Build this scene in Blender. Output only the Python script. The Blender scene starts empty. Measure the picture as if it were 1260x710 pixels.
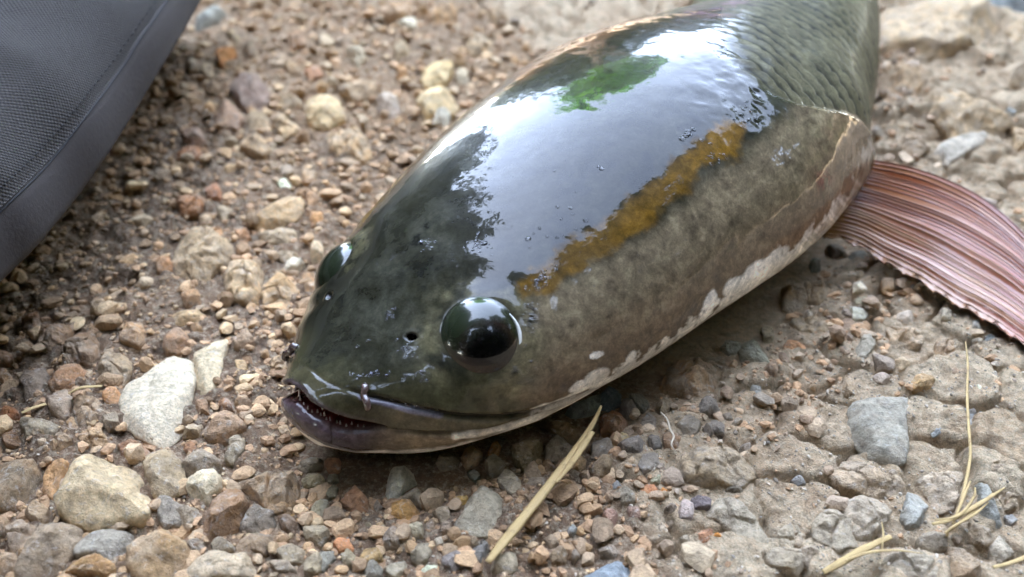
import bpy, math, random
import numpy as np
from mathutils import Vector

# ------------------------------------------------------------------ camera, sky, sun, exposure
SC = bpy.context.scene
COL = SC.collection
CM = 0.01                                     # everything below is modelled in centimetres
PITCH, HFOV, DIST = math.radians(36), math.radians(60), 20.0
CAMP = np.array([0, -DIST * math.cos(PITCH), DIST * math.sin(PITCH)])
CR = np.array([1.0, 0, 0]); CF = np.array([0, math.cos(PITCH), -math.sin(PITCH)]); CU = np.array([0, math.sin(PITCH), math.cos(PITCH)])
FPX = 630 / math.tan(HFOV / 2)

cam = bpy.data.cameras.new('camera'); camo = bpy.data.objects.new('camera', cam); COL.objects.link(camo)
camo.location = CAMP * CM
camo.rotation_euler = (math.pi / 2 - PITCH, 0, 0)
cam.sensor_width = 36; cam.angle = HFOV
cam.clip_start = 0.01; cam.clip_end = 500
cam.dof.use_dof = True; cam.dof.focus_distance = 0.158; cam.dof.aperture_fstop = 16.0
SC.camera = camo

SUN_AZ, SUN_EL = math.radians(-84), math.radians(50)      # azimuth from +y (away from the camera) towards +x
world = bpy.data.worlds.new('World'); SC.world = world; world.use_nodes = True
nt = world.node_tree; nt.nodes.clear()
sky = nt.nodes.new('ShaderNodeTexSky'); sky.sky_type = 'NISHITA'; sky.sun_disc = False
sky.sun_elevation = SUN_EL; sky.sun_rotation = SUN_AZ
sky.air_density = 0.8; sky.dust_density = 0.2; sky.ozone_density = 1.0
bg = nt.nodes.new('ShaderNodeBackground'); bg.inputs['Strength'].default_value = 0.15
wo = nt.nodes.new('ShaderNodeOutputWorld')
hs = nt.nodes.new('ShaderNodeHueSaturation'); hs.inputs['Saturation'].default_value = 0.62      # thin cloud veils the blue
nt.links.new(sky.outputs[0], hs.inputs['Color']); nt.links.new(hs.outputs[0], bg.inputs['Color']); nt.links.new(bg.outputs[0], wo.inputs['Surface'])
sl = bpy.data.lights.new('sun', 'SUN'); sl.energy = 2.0; sl.angle = math.radians(14); sl.color = (1.0, 0.96, 0.90)
so = bpy.data.objects.new('sun', sl); COL.objects.link(so)
sd = Vector((math.sin(SUN_AZ) * math.cos(SUN_EL), math.cos(SUN_AZ) * math.cos(SUN_EL), math.sin(SUN_EL)))
so.rotation_euler = sd.to_track_quat('Z', 'Y').to_euler()
so.location = sd * 20
SC.view_settings.view_transform = 'Standard'; SC.view_settings.look = 'None'
SC.view_settings.gamma = 1; SC.view_settings.use_curve_mapping = False
SC.view_settings.exposure = 5.25

# ------------------------------------------------------------------ numeric helpers
rng = np.random.default_rng(7)
random.seed(7)

def project(v):
    d = v - CAMP; z = d @ CF
    return np.stack([630 + FPX * (d @ CR) / z, 355 - FPX * (d @ CU) / z], -1)

def ray(x, y):
    x = np.asarray(x, float); y = np.asarray(y, float)
    d = CF + ((x - 630) / FPX)[..., None] * CR - ((y - 355) / FPX)[..., None] * CU
    return d

def on_plane(x, y, z=0.0):                    # point of the view ray through a photo pixel at height z (cm)
    d = ray(x, y); t = (np.asarray(z, float) - CAMP[2]) / d[..., 2]
    return CAMP + d * t[..., None]

def at_depth(x, y, dep):
    d = ray(x, y)
    return CAMP + d * np.asarray(dep, float)[..., None]

def _hash(i, j, k, seed):
    n = (i * 73856093) ^ (j * 19349663) ^ (k * 83492791) ^ (seed * 2654435761 & 0x7fffffff)
    n = (n ^ (n >> 13)) * 1274126177 & 0x7fffffff
    n = (n ^ (n >> 16)) * 668265263 & 0x7fffffff
    return ((n ^ (n >> 15)) & 0xffff) / 65535.0

def vnoise(p, seed=0):                        # value noise in -1..1, p (...,2 or 3)
    if p.shape[-1] == 2: p = np.concatenate([p, np.zeros(p.shape[:-1] + (1,))], -1)
    f = np.floor(p); t = p - f; t = t * t * t * (t * (t * 6 - 15) + 10)
    i, j, k = (f[..., a].astype(np.int64) for a in range(3))
    r = 0
    for a in (0, 1):
        wa = t[..., 0] if a else 1 - t[..., 0]
        for b in (0, 1):
            wb = t[..., 1] if b else 1 - t[..., 1]
            for c in (0, 1):
                wc = t[..., 2] if c else 1 - t[..., 2]
                r = r + wa * wb * wc * _hash(i + a, j + b, k + c, seed)
    return r * 2 - 1

def fbm(p, oct=4, seed=0, gain=0.5, lac=2.03):
    r = 0; a = 1.0; s = 0
    for o in range(oct):
        r = r + a * vnoise(p * lac ** o + 17.3 * o, seed + o * 31); s += a; a *= gain
    return r / s

def worley(p, seed=0):                        # 2D: F1, F2 and the cell's random number
    f = np.floor(p).astype(np.int64); d1 = np.full(p.shape[:-1], 9.0); d2 = d1.copy(); idv = d1 * 0
    for a in (-1, 0, 1):
        for b in (-1, 0, 1):
            ci, cj = f[..., 0] + a, f[..., 1] + b
            qx = ci + _hash(ci, cj, cj * 0 + 1, seed); qy = cj + _hash(ci, cj, cj * 0 + 2, seed)
            d = np.hypot(p[..., 0] - qx, p[..., 1] - qy); r = _hash(ci, cj, cj * 0 + 3, seed)
            n = d < d1
            d2 = np.where(n, d1, np.minimum(d2, d)); idv = np.where(n, r, idv); d1 = np.where(n, d, d1)
    return d1, d2, idv

def sstep(a, b, x):
    t = np.clip((x - a) / (b - a), 0, 1); return t * t * (3 - 2 * t)

def seg_dist(P, poly, closed=False):          # distance of points (...,2) to a polyline, and arc position 0..1
    poly = np.asarray(poly, float)
    n = len(poly) - (0 if closed else 1); best = np.full(P.shape[:-1], 1e9); arc = best * 0
    for i in range(n):
        a = poly[i]; b = poly[(i + 1) % len(poly)]; ab = b - a
        t = np.clip(((P - a) @ ab) / (ab @ ab + 1e-9), 0, 1)
        d = np.hypot(P[..., 0] - a[0] - t * ab[0], P[..., 1] - a[1] - t * ab[1])
        m = d < best; best = np.where(m, d, best); arc = np.where(m, (i + t) / n, arc)
    return best, arc

def inside(P, poly):
    poly = np.asarray(poly, float); r = np.zeros(P.shape[:-1], bool); j = len(poly) - 1
    for i in range(len(poly)):
        xi, yi = poly[i]; xj, yj = poly[j]
        c = ((yi > P[..., 1]) != (yj > P[..., 1])) & (P[..., 0] < (xj - xi) * (P[..., 1] - yi) / (yj - yi + 1e-12) + xi)
        r ^= c; j = i
    return r

def sdf(P, poly):                             # signed distance in pixels, positive inside
    d, _ = seg_dist(P, poly, True); return np.where(inside(P, poly), d, -d)

def srgb(h):
    if isinstance(h, str): h = [int(h[i:i + 2], 16) for i in (0, 2, 4)]
    c = np.asarray(h, float) / 255
    return np.where(c <= 0.04045, c / 12.92, ((c + 0.055) / 1.055) ** 2.4)

WARM = np.array([1.20, 1.0, 0.72])            # soil and stone tint, pushed warm to offset the bluish skylight

def catmull(pts, n):
    pts = np.asarray(pts, float); k = np.arange(len(pts)); m = np.gradient(pts, axis=0)
    s = np.linspace(0, len(pts) - 1, n); i = np.clip(s.astype(int), 0, len(pts) - 2); t = (s - i)[:, None]
    return (2*t**3-3*t**2+1)*pts[i] + (t**3-2*t**2+t)*m[i] + (-2*t**3+3*t**2)*pts[i+1] + (t**3-t**2)*m[i+1]

# ------------------------------------------------------------------ mesh helpers
def mesh_from(name, V, F, smooth=True, cols=None, uv=None):
    """V in cm; F an (n,3) or (n,4) int array, or a list of such arrays"""
    me = bpy.data.meshes.new(name); V = np.asarray(V, np.float32).reshape(-1, 3) * CM
    Fs = F if isinstance(F, list) else [F]
    Fs = [np.asarray(f, np.int32) for f in Fs if len(f)]
    me.vertices.add(len(V)); me.vertices.foreach_set('co', V.ravel())
    loops = np.concatenate([f.ravel() for f in Fs]); tot = np.concatenate([np.full(len(f), f.shape[1], np.int32) for f in Fs])
    me.loops.add(len(loops)); me.loops.foreach_set('vertex_index', loops)
    me.polygons.add(len(tot)); st = np.concatenate([[0], np.cumsum(tot)[:-1]]).astype(np.int32)
    me.polygons.foreach_set('loop_start', st); me.polygons.foreach_set('loop_total', tot)
    me.polygons.foreach_set('use_smooth', np.full(len(tot), smooth))
    if cols is not None:
        for an, c in (cols.items() if isinstance(cols, dict) else (('Col', cols),)):
            at = me.color_attributes.new(an, 'FLOAT_COLOR', 'POINT')
            c = np.asarray(c, np.float32).reshape(-1, c.shape[-1])
            if c.shape[1] == 3: c = np.concatenate([c, np.ones((len(c), 1), np.float32)], 1)
            at.data.foreach_set('color', np.ascontiguousarray(c, np.float32).ravel())
    if uv is not None:
        ul = me.uv_layers.new(name='UVMap'); u = np.asarray(uv, np.float32).reshape(-1, 2)[loops]
        ul.data.foreach_set('uv', u.ravel())
    me.update(calc_edges=True); me.validate()
    return me

def link(name, me, mat=None, parent=None, loc=(0, 0, 0)):
    o = bpy.data.objects.new(name, me); COL.objects.link(o); o.location = [c * CM for c in loc]
    if mat is not None and me is not None and len(me.materials) == 0: me.materials.append(mat)
    if parent is not None: o.parent = parent
    return o

def tag(o, label=None, cat=None, group=None, kind=None):
    if label: o['label'] = label
    if cat: o['category'] = cat
    if group: o['group'] = group
    if kind: o['kind'] = kind
    return o

def grid_faces(n, m, wrap=False):
    i = np.arange(n - 1)[:, None]; j = np.arange(m if wrap else m - 1)[None, :]; k = (j + 1) % m
    return np.stack(np.broadcast_arrays(i * m + j, (i + 1) * m + j, (i + 1) * m + k, i * m + k), -1).reshape(-1, 4)

def tube(path, rad, n=8, cap=True):           # path (k,3), rad (k,) -> V, F list
    path = np.asarray(path, float); rad = np.broadcast_to(np.asarray(rad, float), (len(path),))
    T = np.gradient(path, axis=0); T /= np.linalg.norm(T, axis=1, keepdims=True) + 1e-9
    up = np.array([0, 0, 1.0]) if abs(T[0, 2]) < 0.9 else np.array([1.0, 0, 0])
    V = []
    for p, t, r in zip(path, T, rad):
        a = np.cross(t, up); a /= np.linalg.norm(a) + 1e-9; b = np.cross(a, t); up = b
        an = np.linspace(0, 2 * np.pi, n, endpoint=False)
        V.append(p + r * (np.cos(an)[:, None] * a + np.sin(an)[:, None] * b))
    V = np.concatenate(V); k = len(path); F = [grid_faces(k, n, True)]
    if cap:
        V = np.concatenate([V, path[:1], path[-1:]]); c0, c1 = k * n, k * n + 1
        j = np.arange(n); q = (j + 1) % n
        F.append(np.stack([np.full(n, c0), j, q], 1)); F.append(np.stack([np.full(n, c1), (k - 1) * n + q, (k - 1) * n + j], 1))
    return V, F

def merge(parts):                             # list of (V, Flist) -> V, F list
    Vs, Fs, o = [], {}, 0
    for V, F in parts:
        for f in (F if isinstance(F, list) else [F]):
            Fs.setdefault(np.asarray(f).shape[1], []).append(np.asarray(f) + o)
        Vs.append(V); o += len(V)
    return np.concatenate(Vs), [np.concatenate(v) for v in Fs.values()]

# ------------------------------------------------------------------ materials
class NT:
    def __init__(s, name):
        s.m = bpy.data.materials.new(name); s.m.use_nodes = True; s.t = s.m.node_tree; s.t.nodes.clear()
        s.out = s.n('ShaderNodeOutputMaterial')
    def n(s, ty, **kw):
        x = s.t.nodes.new(ty)
        for k, v in kw.items():
            if k in x.inputs: 
                s.set(x.inputs[k], v)
            else: setattr(x, k, v)
        return x
    def set(s, i, v):
        if isinstance(v, bpy.types.NodeSocket): s.t.links.new(v, i)
        else:
            if hasattr(v, '__len__') and not isinstance(v, str) and i.type == 'RGBA' and len(v) == 3: v = (*v, 1)
            i.default_value = v
    def noise(s, vec, scale, detail=4, rough=0.55, dist=0.0):
        x = s.n('ShaderNodeTexNoise'); s.set(x.inputs['Vector'], vec); x.inputs['Scale'].default_value = scale
        x.inputs['Detail'].default_value = detail; x.inputs['Roughness'].default_value = rough; x.inputs['Distortion'].default_value = dist
        return x.outputs['Fac']
    def ramp(s, fac, stops, inter='LINEAR'):
        x = s.n('ShaderNodeValToRGB'); x.color_ramp.interpolation = inter; e = x.color_ramp.elements
        while len(e) < len(stops): e.new(0.5)
        for q, (p, c) in zip(e, stops):
            q.position = p; c = (c, c, c) if not hasattr(c, '__len__') else c; q.color = (*c[:3], 1)
        s.set(x.inputs['Fac'], fac); return x.outputs['Color']
    def mix(s, fac, a, b, mode='MIX'):
        x = s.n('ShaderNodeMix'); x.data_type = 'RGBA'; x.blend_type = mode
        s.set(x.inputs[0], fac); s.set(x.inputs[6], a); s.set(x.inputs[7], b); return x.outputs[2]
    def math(s, op, a, b=0.0, clamp=False):
        x = s.n('ShaderNodeMath'); x.operation = op; x.use_clamp = clamp
        s.set(x.inputs[0], a); s.set(x.inputs[1], b); return x.outputs[0]
    def bump(s, h, strength, dist, normal=None):
        x = s.n('ShaderNodeBump'); s.set(x.inputs['Height'], h); x.inputs['Strength'].default_value = strength; x.inputs['Distance'].default_value = dist
        if normal is not None: s.set(x.inputs['Normal'], normal)
        return x.outputs['Normal']
    def bsdf(s, **kw):
        b = s.n('ShaderNodeBsdfPrincipled')
        for k, v in kw.items(): s.set(b.inputs[k.replace('_', ' ')], v)
        s.t.links.new(b.outputs[0], s.out.inputs['Surface']); return b

def mat_ground():
    s = NT('packed_soil'); pos = s.n('ShaderNodeNewGeometry').outputs['Position']
    att = s.n('ShaderNodeVertexColor', layer_name='Col').outputs['Color']
    n1 = s.noise(pos, 140, 6, 0.62); n2 = s.noise(pos, 900, 5, 0.7); n3 = s.noise(pos, 3200, 3, 0.7)
    c = s.mix(s.ramp(n1, [(0.35, 0), (0.65, 1)]), srgb('8d7660'), srgb('b7a48c'))
    c = s.mix(0.75, c, att)
    c = s.mix(s.ramp(n2, [(0.3, 0.0), (0.48, 0.0), (0.66, 0.65)]), c, srgb('d6c4a4'))
    c = s.mix(1.0, c, s.ramp(n3, [(0.25, 0.72), (0.5, 1.0), (0.75, 1.2)]), 'MULTIPLY')
    c = s.mix(1.0, c, s.ramp(s.noise(pos, 300, 7, 0.78, 0.8), [(0.3, 0.45), (0.5, 1.0), (0.7, 1.35)]), 'MULTIPLY')
    nb = s.bump(n2, 1.0, 0.002); nb = s.bump(n3, 1.0, 0.0008, nb)
    s.bsdf(Base_Color=c, Roughness=0.93, Normal=nb); s.m.node_tree.nodes.active = None
    return s.m

def mat_stone():
    s = NT('rough_stone'); tc = s.n('ShaderNodeTexCoord').outputs['Object']; oi = s.n('ShaderNodeObjectInfo')
    off = s.n('ShaderNodeVectorMath'); off.operation = 'ADD'; s.set(off.inputs[0], tc)
    cb = s.n('ShaderNodeCombineXYZ'); 
    for a in range(3): s.set(cb.inputs[a], s.math('MULTIPLY', oi.outputs['Random'], (7.1, 3.3, 5.7)[a]))
    s.set(off.inputs[1], cb.outputs[0]); v = off.outputs[0]
    rust = s.n('ShaderNodeAttribute', attribute_type='OBJECT', attribute_name='rust').outputs['Fac']
    dust = s.n('ShaderNodeAttribute', attribute_type='OBJECT', attribute_name='dust').outputs['Fac']
    n1 = s.noise(v, 260, 6, 0.65, 0.6); n2 = s.noise(v, 1100, 5, 0.7); n3 = s.noise(v, 3800, 3, 0.75); n4 = s.noise(v, 160, 4, 0.6, 1.0)
    c = oi.outputs['Color']
    c = s.mix(1.0, c, s.ramp(n1, [(0.28, 0.58), (0.5, 1.0), (0.70, 1.32)]), 'MULTIPLY')
    c = s.mix(s.ramp(s.noise(v, 420, 5, 0.7, 1.5), [(0.56, 0), (0.66, 0.45)]), c, srgb('cfc8bb'))
    c = s.mix(s.math('MULTIPLY', s.ramp(n4, [(0.42, 0), (0.62, 1)]), dust), c, srgb('b5a288'))
    c = s.mix(s.math('MULTIPLY', s.ramp(s.noise(v, 330, 4, 0.6), [(0.50, 0), (0.60, 1)]), rust), c, srgb('9c7040'))
    c = s.mix(1.0, c, s.ramp(n2, [(0.25, 0.55), (0.5, 1.0), (0.78, 1.3)]), 'MULTIPLY')
    c = s.mix(s.ramp(n3, [(0.64, 0), (0.74, 0.55)]), c, srgb('d8d0c2'))
    c = s.mix(s.ramp(n3, [(0.26, 0.6), (0.36, 0.0)]), c, srgb('4a4037'))
    nb = s.bump(n1, 0.7, 0.002); nb = s.bump(n2, 0.9, 0.0011, nb); nb = s.bump(n3, 0.7, 0.0004, nb)
    s.bsdf(Base_Color=c, Roughness=0.85, Normal=nb); return s.m

def mat_gravel():
    s = NT('gravel_grains'); pos = s.n('ShaderNodeNewGeometry').outputs['Position']
    c = s.n('ShaderNodeVertexColor', layer_name='Col').outputs['Color']
    n1 = s.noise(pos, 500, 5, 0.65); n2 = s.noise(pos, 2200, 4, 0.7); n3 = s.noise(pos, 5000, 2, 0.7)
    c = s.mix(1.0, c, s.ramp(n1, [(0.28, 0.62), (0.5, 1.0), (0.72, 1.3)]), 'MULTIPLY')
    c = s.mix(1.0, c, s.ramp(n2, [(0.25, 0.65), (0.5, 1.0), (0.75, 1.2)]), 'MULTIPLY')
    nb = s.bump(n1, 0.5, 0.001); nb = s.bump(n2, 0.7, 0.0005, nb)
    s.bsdf(Base_Color=c, Roughness=0.88, Normal=nb); return s.m

# ------------------------------------------------------------------ the fish: one lofted body, fitted section by section
P_YAW, P_ROLL = 0.819, -0.133
P_ORG = np.array([-3.718, -5.371]); BEND_AT, BEND_ANG, BEND_LEN = 12.0, math.radians(28), 7.0
KS = np.array([0.2, 0.6, 1.3, 2.5, 4.5, 7, 10, 13, 16, 20, 26.])
K_W = np.array([0.636, 1.061, 1.801, 2.652, 3.404, 3.854, 4.205, 3.807, 3.327, 3.042, 3.126])
K_T = np.array([1.98, 2.10, 2.34, 2.946, 3.812, 4.635, 5.072, 4.99, 4.85, 4.75, 4.7])
K_C = np.array([1.48, 1.42, 1.33, 1.273, 1.412, 1.686, 1.896, 1.924, 2.1, 2.2, 2.3])
K_B = np.array([0.695, 0.375, 0.007, -0.109, -0.013, 0.01, 0.045, -0.014, -0.003, 0, 0])
P_OP = 12.587
TAIL_S, TAIL_W = np.array([13, 14.5, 16, 18, 20, 26, 34, 46.]), np.array([3.79, 3.22, 2.88, 2.75, 2.85, 2.9, 2.4, 0.8])

_sg = np.linspace(0, 60, 6001); _ps = P_YAW + BEND_ANG * np.clip((_sg - BEND_AT) / BEND_LEN, 0, 1)
_ax = np.concatenate([[0], np.cumsum(np.cos(_ps[:-1]) * _sg[1])]); _ay = np.concatenate([[0], np.cumsum(np.sin(_ps[:-1]) * _sg[1])])

def herm(S, y):
    m = np.gradient(y, KS); i = np.clip(np.searchsorted(KS, S) - 1, 0, len(KS) - 2)
    h = KS[i + 1] - KS[i]; t = np.clip((S - KS[i]) / h, 0, 1)
    return (2*t**3-3*t**2+1)*y[i] + (t**3-2*t**2+t)*h*m[i] + (-2*t**3+3*t**2)*y[i+1] + (t**3-t**2)*h*m[i+1]

def fish_world(s, u, z):
    c, sr = math.cos(P_ROLL), math.sin(P_ROLL)
    u2 = u * c + (z - 3) * sr; z2 = 3 - u * sr + (z - 3) * c
    psi = P_YAW + BEND_ANG * np.clip((s - BEND_AT) / BEND_LEN, 0, 1)
    return np.stack([P_ORG[0] + np.interp(s, _sg, _ax) + u2 * np.sin(psi), P_ORG[1] + np.interp(s, _sg, _ay) - u2 * np.cos(psi), z2], -1)

def fish_section(s):
    q = np.sqrt(np.clip(1 - (1 - np.clip(s / 0.2, 0, 1)) ** 2, 0, 1))
    c = herm(s, K_C); W = np.where(s < 13, herm(s, K_W), np.interp(s, TAIL_S, TAIL_W))
    T = np.maximum(herm(s, K_T) - c, 0.05) * q; B = np.maximum(c - herm(s, K_B), 0.05) * q
    tl = 1 - 0.5 * sstep(24, 46, s)
    return W * q, c, T * tl, B * tl

def ico(sub):
    t = (1 + 5 ** 0.5) / 2
    V = np.array([(-1, t, 0), (1, t, 0), (-1, -t, 0), (1, -t, 0), (0, -1, t), (0, 1, t), (0, -1, -t), (0, 1, -t), (t, 0, -1), (t, 0, 1), (-t, 0, -1), (-t, 0, 1)], float)
    F = [(0,11,5),(0,5,1),(0,1,7),(0,7,10),(0,10,11),(1,5,9),(5,11,4),(11,10,2),(10,7,6),(7,1,8),(3,9,4),(3,4,2),(3,2,6),(3,6,8),(3,8,9),(4,9,5),(2,4,11),(6,2,10),(8,6,7),(9,8,1)]
    V = [v / np.linalg.norm(v) for v in V]
    for _ in range(sub):
        mid = {}; nf = []
        def m(a, b):
            k = (min(a, b), max(a, b))
            if k not in mid: p = V[a] + V[b]; V.append(p / np.linalg.norm(p)); mid[k] = len(V) - 1
            return mid[k]
        for a, b, c in F:
            x, y, z = m(a, b), m(b, c), m(c, a); nf += [(a, x, z), (b, y, x), (c, z, y), (x, y, z)]
        F = nf
    return np.array(V), np.array(F)


def mat_fish():
    s = NT('wet_skin'); tc = s.n('ShaderNodeTexCoord').outputs['Object']
    c = s.n('ShaderNodeVertexColor', layer_name='Col').outputs['Color']
    wet = s.n('ShaderNodeVertexColor', layer_name='Wet').outputs['Color']
    n1 = s.noise(tc, 230, 6, 0.68, 0.8); n2 = s.noise(tc, 900, 5, 0.7, 0.4); n3 = s.noise(tc, 3000, 3, 0.7)
    c = s.mix(1.0, c, s.ramp(n1, [(0.3, 0.6), (0.5, 1.0), (0.7, 1.5)]), 'MULTIPLY')
    c = s.mix(1.0, c, s.ramp(n2, [(0.3, 0.72), (0.5, 1.0), (0.72, 1.32)]), 'MULTIPLY')
    c = s.mix(1.0, c, s.ramp(n3, [(0.3, 0.85), (0.5, 1.0), (0.7, 1.18)]), 'MULTIPLY')
    sep = s.n('ShaderNodeSeparateColor'); s.set(sep.inputs[0], wet)
    micro = s.bump(n2, 0.10, 0.0004); micro = s.bump(n3, 0.12, 0.0002, micro)
    slime = s.bump(s.noise(tc, 320, 3, 0.5), 0.05, 0.0008)
    ro = s.math('ADD', s.math('MULTIPLY', sep.outputs[0], -0.35), 0.55)
    b = s.bsdf(Base_Color=c, Roughness=ro, Normal=micro, Coat_Weight=sep.outputs[0], Coat_Roughness=0.014, Coat_IOR=1.33, Coat_Normal=slime)
    b.inputs['Specular IOR Level'].default_value = 0.06
    b.inputs['IOR'].default_value = 1.4
    return s.m

def build_fish():
    S = np.concatenate([0.2 * (1 - np.cos(np.linspace(0.02, np.pi / 2, 26))), np.linspace(0.2, 14.5, 440)[1:], np.linspace(14.5, 24, 110)[1:], np.linspace(24, 46, 40)[1:]])
    M = 540; J = np.arange(M); th = 2 * np.pi * J / M
    a, b = np.meshgrid(S, th, indexing='ij'); W, c, T, B = fish_section(a)
    co, si = np.cos(b), np.sin(b); e = 2 / 2.2
    u = W * np.sign(co) * np.abs(co) ** e; z = c + np.where(si > 0, T, B) * np.sign(si) * np.abs(si) ** e
    X = fish_world(a, u, z)
    mir = (M // 2 - J) % M; near = co >= -1e-9
    q0 = project(X); q = np.where(near[..., None], q0, q0[:, mir]); Xm = np.where(near[..., None], X, X[:, mir])
    def normals(X):
        ds = np.gradient(X, axis=0); dt = np.roll(X, -1, 1) - np.roll(X, 1, 1)
        N = np.cross(ds, dt); N /= np.linalg.norm(N, axis=-1, keepdims=True) + 1e-12
        ctr = X.mean(1, keepdims=True); return N * np.sign(((X - ctr) * N).sum())
    N = normals(X)
    axis = fish_world(np.minimum(a + 0.9, 45), u * 0.25, c + (z - c) * 0.05); INW = axis - X; INW /= np.linalg.norm(INW, axis=-1, keepdims=True)
    head = sstep(15, 13.5, a); lower = si < -0.55
    wob = np.stack([fbm(X * 3.1, 3, 5), fbm(X * 3.1 + 40, 3, 6)], -1)
    qw = q + wob * 5; qf = q + wob * 1.5
    fac = ((X - CAMP) * N).sum(-1) < 0.02; vis = (a < 13.4) & np.where(near, fac, fac[:, mir])
    D = np.zeros_like(a); IN = np.zeros_like(a)
    # -- mouth
    MOUTH = [(349,461),(354,464),(361,474),(372,481),(380,493),(392,501),(409,509),(431,516),(450,519),(464,522),(474,524.5),(472,527),(455,531),(433,533),(421,531),(407,527),(390,517),(375,509),(361,497),(351,485),(345,472)]
    ms = np.where(vis & (a < 5), sdf(q, MOUTH), -99)
    IN += 0.42 * sstep(-1.0, 5.0, ms)
    D += 0.014 * np.exp(-((ms + 4) / 3.0) ** 2)                      # lips
    # -- lip, jaw and gill-cover grooves
    def groove(pts, dep, wid, ridge=0.0, fade=True):
        nonlocal D
        d, t = seg_dist(qf, pts); d = np.where(vis, d, 99); f = np.sin(np.clip(t, 0.0, 1) * np.pi) ** 0.5 if fade else 1.0
        side = np.exp(-((d - 2.2 * wid) / (1.3 * wid)) ** 2) * ridge
        D += (-dep * np.exp(-(d / wid) ** 2) + side) * f
        return np.where(vis, np.exp(-(d / (wid * 1.1)) ** 2) * f, 0)
    g1 = groove([(425,478),(436,482),(447,486),(470,491),(500,499),(530,506),(560,511),(595,513),(630,511),(660,505),(690,496),(720,486),(745,477)], 0.075, 3.2, 0.008)
    g2 = groove([(474,526),(490,531),(520,533),(560,533),(590,530),(620,523),(650,514),(690,503),(720,492)], 0.05, 2.2, 0.015)
    g3 = groove([(352,437),(353,446),(357,456),(366,470),(378,482)], 0.02, 2.5, 0.004)
    g4 = groove([(376,446),(392,462),(408,472),(428,480)], 0.014, 2.2, 0.0)
    g5 = groove([(655,478),(700,473),(760,460),(815,430),(850,395),(880,350),(905,300),(925,262)], 0.010, 6, 0.0)
    g6 = groove([(760,420),(800,385),(850,335),(885,300)], 0.006, 5)
    g7 = groove([(905,200),(930,240),(940,300),(925,350)], 0.008, 6)
    g8 = groove([(700,500),(740,482),(800,452),(860,415)], 0.02, 2.5, 0.0)
    crack = sum(np.where(vis, np.exp(-(seg_dist(qf, p)[0] / 1.4) ** 2), 0) for p in ([(838,262),(845,285),(848,300)], [(820,290),(815,310)], [(900,230),(915,212)]))
    ll, lt = seg_dist(q, [(349,490),(360,508),(380,524),(405,538),(440,547),(485,545)]); D += np.where(vis & (a < 5), 0.085 * np.exp(-(ll / 9.0) ** 2) * sstep(0, 0.15, lt) * sstep(1.0, 0.75, lt), 0)
    # -- nostrils
    dn = np.hypot((q[..., 0] - 507) / 7.0, (q[..., 1] - 415) / 4.8); dn = np.where(vis, dn, 9)
    IN += 0.16 * sstep(1.0, 0.55, dn); D += 0.012 * np.exp(-((dn - 1.45) / 0.4) ** 2)
    # -- eye socket: the skin swells into a ring round each eyeball
    EYE, ER = fish_world(np.array(2.487), np.array(1.991), np.array(2.319)), 0.70
    vd = (EYE - CAMP) / np.linalg.norm(EYE - CAMP); EC = EYE + vd * 0.22
    L0 = fish_world(np.array([0., 1, 0, 0]), np.array([0., 0, 1, 0]), np.array([0., 0, 0, 1])); Bm = np.stack([L0[1] - L0[0], L0[2] - L0[0], L0[3] - L0[0]], 1)
    def mirror(P):
        l = (np.asarray(P) - L0[0]) @ np.linalg.inv(Bm).T; l = l * np.array([1, -1, 1]); return L0[0] + l @ Bm.T
    de = np.linalg.norm(Xm - EC, axis=-1)
    D += 0.055 * np.exp(-((de - ER * 1.0) / 0.22) ** 2) + 0.03 * np.exp(-((de - ER * 1.9) / 0.3) ** 2)
    # -- gill cover: its rear edge stands proud of the trunk
    BEHIND = [(880,40),(900,84),(925,106),(955,120),(985,129),(1015,133),(1042,139),(1062,149),(1073,164),(1075,180),(1110,260),(1400,200),(1400,-300),(860,-300)]
    bs = np.where((a > 9) & (si > -0.35), sdf(q + wob * 2, BEHIND), -99)
    bs = np.where(near | (a > 11.2), bs, -99)
    rec = sstep(-2, 7, bs) * sstep(925, 1005, q[..., 0]); rec = np.maximum(rec, sstep(12.8, 16.5, a))
    D -= 0.16 * rec * (1 - 0.6 * sstep(14.5, 16, a))
    D += 0.0 * bs
    # wrinkled slime where the gill cover meets the nape
    wr = np.exp(-((q[..., 0] - 915) / 55) ** 2 - ((q[..., 1] - 110) / 62) ** 2)
    D += wr * 0.030 * (1 - np.abs(fbm(X * np.array([1.6, 1.6, 1.6]) + 9, 4, 12)) * 3)
    # -- scales on the trunk
    body = np.maximum(sstep(-2, 14, bs) * sstep(870, 930, q[..., 0]), sstep(13.7, 14.2, a)) * 1.0
    sa = a / 0.37 + 0.25 * wob[..., 0]; sb = (b - np.pi / 2) * 3.2 / 0.38 + 0.25 * wob[..., 1]; best = np.full_like(a, -9.0); hgt = np.zeros_like(a)
    for dr in (1, 0, -1, -2):
        r = np.floor(sa) + dr; par = 0.5 * (r % 2); cc = np.round(sb - par) + par
        da, db = sa - r, sb - cc; d2 = np.hypot(da * 0.72, db * 0.95); ins = (d2 < 0.80) & (da > -0.6)
        hgt = np.where(ins, 0.25 + 0.55 * da * sstep(0.80, 0.66, d2), hgt)
    D += 0.040 * (hgt - 0.4) * body
    napesc = sstep(8.5, 12, a) * sstep(0.5, 0.9, si) * (1 - body)
    D += 0.007 * (hgt - 0.4) * napesc
    D += 0.010 * fbm(X * 1.1, 3, 3) * sstep(0.3, 3, a) + 0.003 * fbm(X * 4.5, 3, 8) * sstep(0.3, 3, a)
    Y = X + N * D[..., None] + INW * IN[..., None]

    # ---------------- pigment, with some crease shade and sheen painted in
    def lay(col, m, h): m = np.clip(m, 0, 1)[..., None]; return col * (1 - m) + srgb(h) * m
    nA, nB, nC = fbm(X * 0.8, 5, 21), fbm(X * 2.4, 5, 22), fbm(X * 6.0, 4, 23)
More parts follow.
